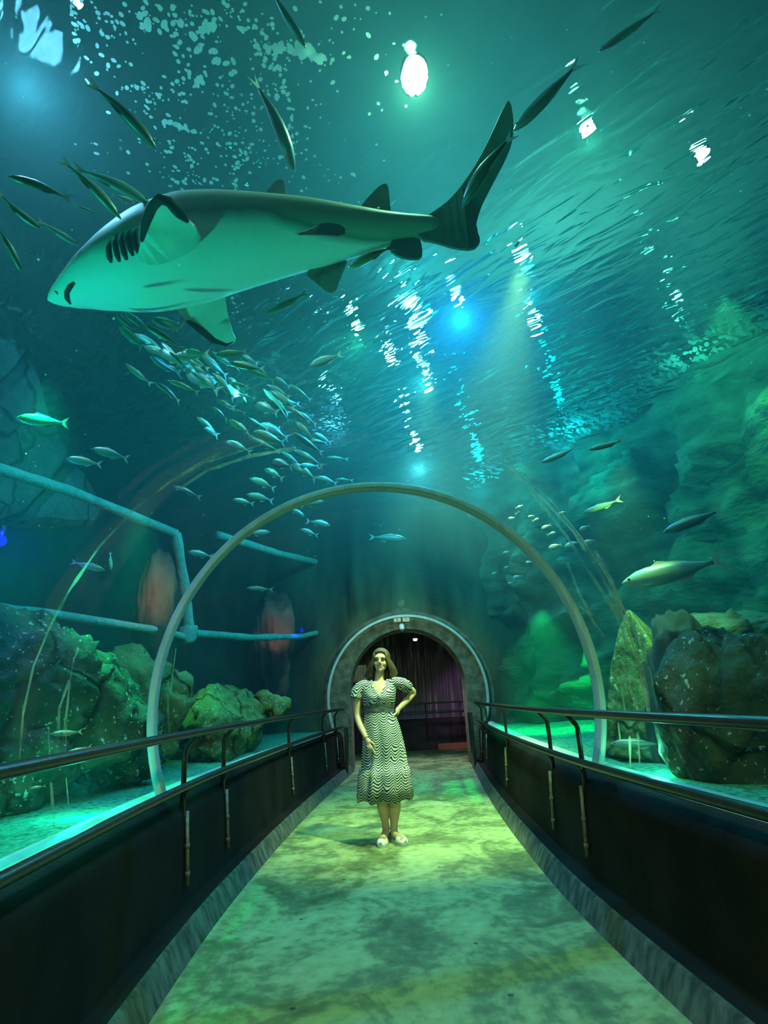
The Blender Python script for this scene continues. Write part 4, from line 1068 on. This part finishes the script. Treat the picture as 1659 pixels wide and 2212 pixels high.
for pts, w in (([(1100, 1010), (1180, 1085), (1240, 1150), (1300, 1245), (1345, 1330), (1380, 1430), (1400, 1540)], 7), ([(1110, 1020), (1170, 1090), (1225, 1160), (1275, 1240)], 9),
               ([(1115, 1015), (1190, 1080), (1255, 1160), (1320, 1260), (1370, 1360), (1405, 1450), (1420, 1535)], 4), ([(1275, 1240), (1330, 1320), (1355, 1400)], 10), ([(1285, 1190), (1320, 1255), (1345, 1320)], 14),
               ([(1225, 1215), (1255, 1290), (1280, 1330)], 8), ([(1232, 1290), (1275, 1330), (1305, 1375)], 4), ([(1260, 1300), (1290, 1360), (1310, 1400)], 6), ([(1345, 1440), (1365, 1500), (1378, 1535)], 6),
               ([(1340, 1460), (1350, 1540)], 5), ([(1385, 1440), (1400, 1500), (1402, 1540)], 9), ([(1360, 1590), (1362, 1660)], 6), ([(1378, 1580), (1382, 1650)], 4), ([(1335, 1560), (1340, 1600)], 4)):
    streak_px(pts, w)
tag(obj('reflection_streaks', V, F, M_STREAK), 'broad tan painted reflection streaks on the clear vault before the pyramid rock', 'streaks', None, 'stuff')
# ================================================================== WOMAN
PY_ = 5.86
PO = Vector(at_z(845, 1819, 0.0)); PO.z = 0
def L(px, py, dy=0.0):
    return at_y(px, py, PY_ + dy) - PO
def person():
    root = empty('person', PO, 'smiling woman with shoulder-length brown hair in a wavy striped midi dress, hand on hip', 'person')
    M_SKIN = noisy('warm_skin', (.58, .40, .26), (.66, .47, .31), scale=20, rough=.55, bump=.02, spec=.35)
    parts = []
    def loft(rings, n=20):
        """rings: (centre, rx, ry)"""
        V = []; F = []
        for c, rx, ry in rings:
            for k in range(n):
                a = 2 * PI * k / n; V.append(Vector(c) + Vector((rx * math.cos(a), ry * math.sin(a), 0)))
        for i in range(len(rings) - 1):
            for k in range(n): F.append((i * n + k, i * n + (k + 1) % n, (i + 1) * n + (k + 1) % n, (i + 1) * n + k))
        F += [tuple(range(n - 1, -1, -1)), tuple((len(rings) - 1) * n + k for k in range(n))]
        return V, F
    def ell(c, r, rot=None, n=16, m=10):
        V = []; F = []; c = Vector(c)
        for i in range(m + 1):
            t = PI * i / m
            for k in range(n):
                a = 2 * PI * k / n
                v = Vector((math.sin(t) * math.cos(a) * r[0], math.sin(t) * math.sin(a) * r[1], math.cos(t) * r[2]))
                if rot: v = rot @ v
                V.append(c + v)
        for i in range(m):
            for k in range(n): F.append((i * n + k, i * n + (k + 1) % n, (i + 1) * n + (k + 1) % n, (i + 1) * n + k))
        return V, F
    def limb(pts, rad, n=14, sub=4):
        P = []; R = []
        for i in range(len(pts) - 1):
            for k in range(sub):
                t = k / sub; P.append(Vector(pts[i]).lerp(Vector(pts[i + 1]), t)); R.append(rad[i] + (rad[i + 1] - rad[i]) * t)
        P.append(Vector(pts[-1])); R.append(rad[-1])
        for _ in range(2): P = [P[0]] + [(P[i - 1] + P[i] * 2 + P[i + 1]) / 4 for i in range(1, len(P) - 1)] + [P[-1]]
        return tube_data(P, R, n)
    # torso
    hipc = L(826, 1580); waist = L(819, 1535); chest = L(820, 1502); sh = L(822, 1474)
    T = [(L(829, 1612), .150, .105), (hipc, .165, .115), (L(822, 1555), .150, .105), (waist, .132, .095), (L(819, 1515), .148, .11), (chest, .158, .12), (L(820, 1488), .165, .10), (L(821, 1478), .150, .075), (L(820, 1471), .085, .058)]
    parts.append(loft(T))
    # neck and head (tilted a little, turned slightly to her right)
    parts.append(limb([L(820, 1476, .012), L(819.5, 1463, .012), L(821, 1446, .012)], [.056, .046, .044]))
    hc = L(822.5, 1429, -.01)
    HR = Matrix.Rotation(math.radians(4), 3, 'Y') @ Matrix.Rotation(math.radians(-3), 3, 'X') @ Matrix.Rotation(math.radians(-6), 3, 'Z')
    def H(x, y, z): return hc + HR @ Vector((x, y, z))
    parts += [ell(H(0, .012, .035), (.073, .090, .078), HR), ell(H(0, -.010, -.020), (.066, .074, .078), HR), ell(H(0, -.032, -.062), (.047, .046, .042), HR), ell(H(0, -.056, -.084), (.024, .022, .020), HR),
              ell(H(-.036, -.050, -.024), (.026, .026, .024), HR), ell(H(.036, -.050, -.024), (.026, .026, .024), HR),
              ell(H(0, -.066, .032), (.054, .022, .03), HR), ell(H(-.072, .01, -.012), (.012, .02, .03), HR), ell(H(.072, .01, -.012), (.012, .02, .03), HR)]
    parts.append(tube_data([H(0, -.080, .014), H(0, -.092, -.006), H(0, -.102, -.022)], [.008, .011, .015], 10))
    parts += [ell(H(-.011, -.091, -.026), (.010, .010, .009), HR, 10, 6), ell(H(.011, -.091, -.026), (.010, .010, .009), HR, 10, 6)]
    # arms: her right arm (photo left) hangs, the other bends to the hip
    rs_, re, rw = L(775, 1489, .0), L(771.5, 1545, .02), L(791, 1594, -.10)
    parts.append(limb([L(792, 1479, .0), rs_, L(771, 1515, .01), re, L(777, 1566, -.03), rw], [.046, .046, .040, .034, .031, .023]))
    ls_, le, lw = L(868, 1478, .0), L(894.5, 1496, .17), L(860, 1532, .03)
    parts.append(limb([L(850, 1473, .0), ls_, L(882, 1486, .09), le, L(880, 1512, .11), lw], [.036, .039, .038, .034, .031, .023]))
    # her right hand: loosely curled, first finger pointing down across the skirt
    ha = L(798, 1607, -.135)
    d = (ha - rw).normalized()
    parts.append(ell((rw + ha) / 2 + d * .012, (.022, .030, .042), d.to_track_quat('Z', 'Y').to_matrix()))
    def finger(a, b, c, e, r): parts.append(limb([a, b, c, e], [r, r * .95, r * .88, r * .72], 8, 3))
    k0 = L(799, 1608, -.15)
    finger(k0, L(803.5, 1615, -.165), L(807.5, 1623, -.168), L(811, 1630, -.165), .0085)
    finger(L(797.5, 1609, -.145), L(800.5, 1616, -.165), L(802, 1621, -.150), L(800.5, 1622, -.130), .0088)
    finger(L(795.5, 1610, -.14), L(797.5, 1617, -.158), L(799, 1621, -.142), L(798, 1621.5, -.122), .0084)
    finger(L(793.5, 1609.5, -.135), L(794.6, 1616, -.150), L(796, 1619, -.135), L(795.6, 1619, -.118), .0075)
    finger(L(798, 1600, -.14), L(804, 1604, -.160), L(809, 1610, -.165), L(812, 1614, -.160), .0095)
    # her left hand: palm on the waist, fingers wrapping behind, thumb forward
    hb = L(857, 1540, .00)
    parts.append(ell((lw + hb) / 2, (.020, .034, .040), (hb - lw).normalized().to_track_quat('Z', 'Y').to_matrix()))
    for k in range(4):
        a = L(857 - k * .3, 1538 + k * 1.8, .015 + k * .012)
        finger(a, a + Vector((-.022, .028, -.018)), a + Vector((-.040, .056, -.028)), a + Vector((-.062, .075, -.034)), .0085 - .0004 * k)
    a = L(858, 1535, -.005); finger(a, a + Vector((-.010, -.026, -.02)), a + Vector((-.026, -.046, -.034)), a + Vector((-.043, -.056, -.045)), .0095)
    # legs and feet
    parts.append(limb([L(815, 1600), L(821, 1680), L(824, 1722, -.01), L(826.5, 1742, .02), L(832, 1775, .01), L(834, 1795, .0)], [.085, .062, .052, .053, .034, .031]))
    parts.append(limb([L(842, 1600), L(847, 1680), L(852.5, 1722, -.01), L(853, 1745, .02), L(851, 1780, .01), L(851, 1800, .0)], [.085, .063, .054, .056, .035, .032]))
    parts.append(limb([L(834, 1793), L(830, 1806, -.06), L(825, 1814, -.14)], [.034, .032, .03]))
    parts.append(limb([L(850, 1798), L(860, 1808, -.05), L(872, 1817, -.13)], [.034, .032, .03]))
    V, F = merge(*parts)
    b = obj('body', V, F, M_SKIN, root, True)
    bm = bmesh.new(); bm.from_mesh(b.data); bmesh.ops.recalc_face_normals(bm, faces=bm.faces); bm.to_mesh(b.data); bm.free()
    r = b.modifiers.new('remesh', 'REMESH'); r.mode = 'VOXEL'; r.voxel_size = .0048; r.use_smooth_shade = True
    s = b.modifiers.new('smooth', 'SMOOTH'); s.factor = .5; s.iterations = 3
    # face
    M_DARK = simple('dark_eye', (.03, .02, .015), .3); M_BROW = simple('brow', (.09, .05, .025), .8); M_LIP = simple('lip', (.42, .14, .10), .4); M_TEETH = simple('teeth', (.85, .82, .74), .3)
    for sx in (-1, 1):
        V, F = tube_data([H(sx * .013, -.0835, .0045), H(sx * .022, -.0845, .0085), H(sx * .032, -.081, .0085), H(sx * .043, -.071, .003)], [.003, .0058, .0058, .003], 8); obj('eye', V, F, M_DARK, root, True)
        V, F = tube_data([H(sx * .012, -.088, .023), H(sx * .028, -.0875, .029), H(sx * .046, -.074, .024)], [.0028, .0038, .002], 6); obj('eyebrow', V, F, M_BROW, root, True)
    up = [(-.031, -.062, -.042), (-.018, -.077, -.049), (0, -.083, -.050), (.018, -.077, -.049), (.031, -.062, -.042)]
    lo = [(-.031, -.062, -.043), (-.018, -.074, -.060), (0, -.080, -.064), (.018, -.074, -.060), (.031, -.062, -.043)]
    V = [H(*p) + Vector((0, -.001, 0)) for p in up + lo]; F = [(k, k + 1, k + 6, k + 5) for k in range(4)]
    m = obj('mouth', V, F, M_TEETH, root)
    for q, nm in ((up, 'lip'), (lo, 'lip')):
        V, F = tube_data([H(*p) for p in q], [.002, .0042, .0048, .0042, .002], 6); obj(nm, V, F, M_LIP, root, True)
    # hair: cap with a parting, falling in two curtains to the shoulders
    M_HAIR = noisy('brown_hair', (.035, .022, .010), (.13, .085, .035), scale=22, rough=.45, bump=.35, bscale=60, spec=.5, stretch=(4, 4, .5))
    V = []; F = []; n = 44; rows = 16
    lb = [L(806, 1462, -.02), L(796, 1466, -.01), L(790, 1462, .03), L(796, 1464, .09), L(820, 1466, .11), L(846, 1464, .10), L(858, 1456, .05), L(852, 1463, .0), L(842, 1467, -.02)]
    for j in range(rows + 1):
        t = j / rows
        for k in range(n):
            u = k / (n - 1)                                   # from her right temple round the back to her left temple
            ang = math.radians(-52 + u * 284)                # -90 is the front
            ca, sa = math.cos(ang), math.sin(ang)
            # upper part hugs the skull, lower part drops to the bottom curve
            if t < .45:
                w = t / .45; th = w * math.radians(98)
                p = H(ca * math.sin(th) * .083, sa * math.sin(th) * .098 + .012, .034 + math.cos(th) * .090)
            else:
                w = (t - .45) / .55; th = math.radians(98)
                top = H(ca * math.sin(th) * .083, sa * math.sin(th) * .098 + .012, .034 + math.cos(th) * .090)
                i = (1 - u) * (len(lb) - 1); a = int(min(i, len(lb) - 2)); q = lb[a].lerp(lb[a + 1], i - a)
                p = top.lerp(q, w); out = Vector((p.x - hc.x, p.y - hc.y, 0)); out.normalize()
                p += out * (.014 * math.sin(PI * w)) * (1 if abs(u - .5) > .1 else .5)
            wv = .004 * math.sin(k * 2.3) * t
            V.append(p + Vector((wv, wv, 0)))
    for j in range(rows):
        for k in range(n - 1): F.append((j * n + k, j * n + k + 1, (j + 1) * n + k + 1, (j + 1) * n + k))
    b0 = len(V); nn = 40
    for j in range(9):
        for k in range(nn):
            a = 2 * PI * k / nn; front = max(0, -math.sin(a))
            th = math.radians((56 + 34 * (1 - front ** 1.5)) * j / 8)
            V.append(H(math.cos(a) * math.sin(th) * .0825, math.sin(a) * math.sin(th) * .0965 + .012, .034 + math.cos(th) * .0895))
    for j in range(8):
        for k in range(nn): F.append((b0 + j * nn + k, b0 + j * nn + (k + 1) % nn, b0 + (j + 1) * nn + (k + 1) % nn, b0 + (j + 1) * nn + k))
    h = obj('hair', V, F, M_HAIR, root, True); md = h.modifiers.new('solidify', 'SOLIDIFY'); md.thickness = .014; md.offset = -.6
    # dress
    def mat_dress():
        m, t, out = nt('wavy_striped_dress')
        tc = N(t, 'TexCoord'); sp = N(t, 'SeparateXYZ'); t.links.new(tc.outputs['Object'], sp.inputs[0])
        nz = N(t, 'TexNoise'); nz.inputs['Scale'].default_value = 5; nz.inputs['Detail'].default_value = 2; t.links.new(tc.outputs['Object'], nz.inputs['Vector'])
        zig = math_(t, 'PINGPONG', math_(t, 'ADD', sp.outputs[0], math_(t, 'MULTIPLY', nz.outputs[0], .09)), .043)
        zig2 = math_(t, 'SMOOTH_MIN', zig, .034, .02)
        z = math_(t, 'ADD', sp.outputs[2], math_(t, 'MULTIPLY', zig2, .9))
        z = math_(t, 'ADD', z, math_(t, 'MULTIPLY', nz.outputs[0], .10))
        w = math_(t, 'SINE', math_(t, 'MULTIPLY', z, 2 * PI / .0225))
        n2 = N(t, 'TexNoise'); n2.inputs['Scale'].default_value = 3.5; t.links.new(tc.outputs['Object'], n2.inputs['Vector'])
        w = math_(t, 'ADD', w, math_(t, 'MULTIPLY', math_(t, 'SUBTRACT', n2.outputs[0], .5), 2.0))
        r = ramp(t, math_(t, 'ADD', math_(t, 'MULTIPLY', w, .5), .5), [(.42, (.014, .025, .04)), (.58, (.55, .60, .52))])
        b = N(t, 'BsdfPrincipled'); b.inputs['Roughness'].default_value = .75; b.inputs['Specular IOR Level'].default_value = .2
        t.links.new(r.outputs[0], b.inputs['Base Color']); t.links.new(b.outputs[0], out.inputs[0]); return m
    M_DRESS = mat_dress()
    n = 72; V = []; F = []
    vz = L(818, 1501).z; shz = L(822, 1467).z
    rows = [(1501, 819, .163, .128, 0), (1510, 819, .160, .130, 0), (1520, 819, .150, .118, 0), (1531, 819, .139, .104, 0), (1538, 819.5, .141, .105, 0), (1550, 821, .156, .114, 0), (1566, 823, .172, .124, .006), (1585, 825, .184, .132, .010), (1610, 828, .196, .142, .013), (1635, 830, .208, .152, .014), (1658, 831, .216, .160, .014),
            (1659.5, 831, .228, .170, .020), (1675, 831, .236, .178, .026), (1700, 831.5, .246, .186, .028), (1727, 832, .252, .190, .030)]
    # bodice rows above the bust rise to the shoulders except at the V
    def top_z(a):
        f = abs(((a + PI / 2 + PI) % (2 * PI)) - PI)          # angle away from the front
        if f < .62: return vz + (shz - .002 - vz) * (f / .62) ** 1.1
        if f > 2.5: return shz - .015
        return shz - .002 - .02 * math.sin((f - .62) / 1.9 * PI)
    grid = []
    for j in range(7):
        t = 1 - j / 7; row = []
        for k in range(n):
            a = 2 * PI * k / n
            z0 = L(819, 1501).z; z = z0 + (top_z(a) - z0) * t
            u = (z - z0) / (shz - z0)
            rx = .163 + .012 * math.sin(PI * u) - .050 * max(0, u) ** 2; ry = .128 - .062 * max(0, u) ** 1.2
            c = L(819 + 2.5 * u, 1501)
            row.append(Vector((c.x + rx * math.cos(a), c.y + ry * math.sin(a), z)))
        grid.append(row)
    for py, cx, rx, ry, fold in rows:
        c = L(cx, py); row = []
        for k in range(n):
            a = 2 * PI * k / n
            bust = .022 * max(0, math.exp(-((py - 1503) / 9) ** 2)) * (math.exp(-((a + 0 - 1.5 * PI - .45) / .33) ** 2) + math.exp(-((a - 1.5 * PI + .45) / .33) ** 2))
            f = fold * (math.sin(a * 9 + 1) * .6 + math.sin(a * 14 + py * .01) * .4)
            hem = .012 * math.sin(a * 7) if py > 1720 else 0
            row.append(Vector((c.x + (rx + f) * math.cos(a), c.y + (ry + f + bust) * math.sin(a), c.z + hem)))
        grid.append(row)
    for row in grid: V += row
    for j in range(len(grid) - 1):
        for k in range(n): F.append((j * n + k, j * n + (k + 1) % n, (j + 1) * n + (k + 1) % n, (j + 1) * n + k))
    d_ = obj('dress', V, F, M_DRESS, root, True)
    md = d_.modifiers.new('solidify', 'SOLIDIFY'); md.thickness = .006; md.offset = 1
    # fluttered short sleeves
    for pts, rad in (([L(801, 1480), L(788, 1479, -.0), L(778, 1485, .0), L(771, 1495, .0), L(769, 1508, .0)], [.036, .048, .055, .058, .058]),
                     ([L(841, 1477), L(856, 1474, .0), L(868, 1477, .03), L(877, 1482, .06), L(882, 1486, .085)], [.046, .053, .057, .057, .055])):
        P = []; R = []
        for i in range(len(pts) - 1):
            for k in range(4): t = k / 4; P.append(pts[i].lerp(pts[i + 1], t)); R.append(rad[i] + (rad[i + 1] - rad[i]) * t)
        P.append(pts[-1]); R.append(rad[-1])
        V, F = tube_data(P, R, 30, cap=False)
        for i in range(len(P)):
            for k in range(30): 
                v = V[i * 30 + k]; V[i * 30 + k] = P[i] + (v - P[i]) * (1 + .10 * (i / len(P)) * math.sin(k * 2 * PI / 30 * 8))
        o = obj('sleeve', V, F, M_DRESS, root, True); md = o.modifiers.new('solidify', 'SOLIDIFY'); md.thickness = .005
    # gathered dark waistband with a small knot at the bust
    V = []; F = []
    for j, (py, rx, ry) in enumerate(((1521, .153, .121), (1526, .148, .114), (1532, .145, .110), (1538, .147, .111))):
        c = L(819, py)
        for k in range(n): a = 2 * PI * k / n; V.append(c + Vector(((rx + .002 * math.sin(k * 3)) * math.cos(a), (ry + .002 * math.sin(k * 3)) * math.sin(a), .004 * math.sin(a * 3))))
    for j in range(3):
        for k in range(n): F.append((j * n + k, j * n + (k + 1) % n, (j + 1) * n + (k + 1) % n, (j + 1) * n + k))
    obj('waistband', V, F, noisy('dark_gathered_band', (.02, .035, .045), (.16, .2, .19), scale=16, rough=.8, bump=.3, stretch=(1, 1, 6)), root, True)
    V, F = ell(L(819, 1505, -.135), (.020, .014, .026)); obj('knot', V, F, M_DRESS, root, True)
    # slip-on shoes: grey upper, white toe cap, pale sole
    M_UP = noisy('grey_canvas', (.20, .25, .24), (.30, .36, .34), scale=40, rough=.9, bump=.1); M_CAP = simple('white_toe_cap', (.86, .9, .78), .5); M_SOLE = simple('pale_sole', (.45, .5, .45), .6)
    for heel, toe in ((L(835, 1798, .045), L(823.5, 1815, -.15)), (L(846, 1800, .05), L(876, 1820, -.14))):
        heel = Vector((heel.x, heel.y, 0)); toe = Vector((toe.x, toe.y, 0))
        fw = (toe - heel); Ls = .245; fw.normalize(); lf = Vector((-fw.y, fw.x, 0))
        # plan half-width and top height along the foot
        prof = [(0, .018, .050), (.06, .030, .070), (.18, .034, .085), (.32, .034, .088), (.45, .036, .074), (.58, .041, .060), (.72, .045, .050), (.84, .043, .045), (.93, .034, .038), (1.0, .012, .022)]
        def shell(sl, inset=0.0, z0=.022):
            V = []; F = []; m = 14
            for f, w, hh in sl:
                for k in range(m):
                    a = PI * k / (m - 1); q = heel + fw * (f * Ls - .02) + lf * ((w + inset) * math.cos(a))
                    V.append((q.x, q.y, z0 + (hh + inset - .0) * max(0.0, math.sin(a)) ** .8 * .95))
            for i in range(len(sl) - 1):
                for k in range(m - 1): F.append((i * m + k, i * m + k + 1, (i + 1) * m + k + 1, (i + 1) * m + k))
            F += [tuple(range(m - 1, -1, -1)), tuple((len(sl) - 1) * m + k for k in range(m))]
            return V, F
        V, F = shell(prof); up_ = obj('shoe', V, F, M_UP, root, True)
        V, F = shell([(.60, .042, .060), (.66, .0445, .055), (.74, .0465, .051), (.84, .0445, .046), (.93, .0355, .039), (1.0, .014, .024)], .0025); o = obj('toe_cap', V, F, M_CAP, up_, True)
        V = []; F = []; out = []
        for f, w, hh in prof: out.append(heel + fw * (f * Ls - .02) + lf * (w + .004))
        for f, w, hh in prof[::-1]: out.append(heel + fw * (f * Ls - .02) - lf * (w + .004))
        m = len(out); V = [(p.x, p.y, 0.002) for p in out] + [(p.x, p.y, .026) for p in out]
        F = [tuple(range(m)), tuple(range(2 * m - 1, m - 1, -1))] + [(k, (k + 1) % m, m + (k + 1) % m, m + k) for k in range(m)]
        o = obj('sole', V, F, M_SOLE, up_); fix_normals(o)
person()
# ================================================================== LIGHT
W = bpy.data.worlds.new('world'); scene.world = W; W.use_nodes = True
W.node_tree.nodes['Background'].inputs[0].default_value = (.0, .02, .02, 1); W.node_tree.nodes['Background'].inputs[1].default_value = .3
def under(px, z, col, p, rad=.045):  # unseen lights added under the surface, standing in for the floodlights above
    return point('unseen_tank_light', at_z(px[0], px[1], z), col, p, rad)
under((897, 190), 4.84, (.45, 1, .55), 120)
under((1272, 310), 4.84, (.2, 1, .55), 44)
under((1150, 640), 4.84, (.02, .55, .9), 64)
under((772, 750), 4.84, (.10, 1, .42), 72)
under((995, 690), 4.84, (.02, .32, 1), 560)
under((910, 830), 4.84, (.1, .8, .9), 120)
under((60, 190), 4.8, (.28, .62, 1), 230, .14)
under((905, 1015), 4.8, (.30, .80, 1), 300)
def area(loc, sx, sy, col, p, rot=(0, 0, 0)):  # unseen panels added to brighten the upper water and the roof
    l = bpy.data.lights.new('hall_fill', 'AREA'); l.shape = 'RECTANGLE'; l.size = sx; l.size_y = sy; l.color = col; l.energy = p
    o = bpy.data.objects.new('hall_fill', l); COL.objects.link(o); o.location = loc; o.rotation_euler = rot
area((-.3, 3.0, 4.95), 3.6, 4.5, (.2, .85, .62), 22)
point('hall_fill', (-2.4, -1.0, 6.6), (.5, .9, .8), 40, .2)  # unseen point added over the water for the roof
area((.2, 3.0, 5.7), .8, .8, (.5, 1, .70), 9, (PI, 0, 0))
area((.9, 6.2, 5.7), .8, .8, (.06, .55, .9), 45, (PI, 0, 0))
area((3.4, 8.6, 5.8), .8, .8, (.4, 1, .85), 110, (PI, 0, 0))
point('hall_fill', (.8, 9.5, 7.4), (.1, .8, .9), 60, .2)
# unseen uplight and spots added in the tank for shark, gravel and rocks
spot('unseen_tank_light', (-2.7, 2.2, 1.0), (-.9, 2.5, 3.4), (.0, 1, .55), 300, 60)
spot('unseen_tank_light', (-1.7, 2.6, 2.9), (-1.78, 2.7, .7), (.0, 1, .45), 230, 48)
spot('unseen_tank_light', (-1.8, 4.0, 2.7), (-1.85, 4.1, .7), (.0, 1, .38), 190, 48)
spot('unseen_tank_light', (-2.2, 1.2, 2.7), (-1.9, 1.4, .7), (.0, 1, .5), 190, 50)
spot('unseen_tank_light', (-2.2, 5.6, 2.6), (-2.1, 6.4, .7), (.05, 1, .22), 75, 60)
spot('unseen_tank_light', (2.1, 8.0, 2.3), (2.2, 8.6, .6), (.0, 1, .22), 420, 95)
spot('unseen_tank_light', (3.3, 4.6, 4.7), (4.5, 6.4, 1.2), (.18, 1, .26), 380, 90)
spot('unseen_tank_light', (1.75, 3.9, 2.8), (1.95, 4.9, 1.4), (.45, 1, .22), 150, 70)
spot('unseen_tank_light', (-1.9, 3.4, 2.6), (-2.5, 4.6, 1.2), (.20, 1, .5), 12, 75)
# unseen points added low beside the gravel to brighten the hoop sides
point('bed_fill', (-1.72, 3.4, .86), (.02, 1, .7), 6, .05)
point('bed_fill', (1.6, 3.85, .85), (.12, 1, .6), 6, .05)
spot('walk_light', at_z(1130, 570, 4.86), (.15, 6.4, 0), (.86, .85, .24), 2500, 44, .8)
spot('walk_light', at_z(918, 790, 4.86), (.45, 6.7, 0), (.85, .95, .26), 1000, 38, .8)
spot('walk_light', (.1, .2, 2.66), (.0, 3.2, 0), (.80, 1, .42), 190, 90)  # unseen spot added inside the crown for the near floor
spot('walk_light', (.2, 9.2, 2.6), (.27, 11.4, 2.0), (.80, 1, .60), 75, 100)  # unseen spot added to brighten the collar and signs
spot('passage_light', (2.3, 13.6, 2.3), (2.1, 15.3, 1.0), (.8, .45, 1), 60, 70)
spot('passage_light', (.45, 12.3, 2.42), (.4, 11.7, 0), (.85, .75, 1), 130, 100)
point('unseen_tank_light', (2.75, 7.8, 4.6), (.0, .9, .95), 75, .05)  # unseen points added to brighten the churned foam and glint flecks
point('unseen_tank_light', (1.75, 9.6, 4.65), (.0, .8, 1), 80, .05)
point('unseen_tank_light', (-.6, 7.2, 4.72), (.15, .6, 1), 42, .05)
point('unseen_tank_light', exit_pt(520, 850, 2.2), (.05, 1, .75), 22, .05)  # unseen point added to brighten the shoal and its haze
point('unseen_tank_light', (3.7, 5.9, 4.6), (.1, 1, .6), 30, .05)
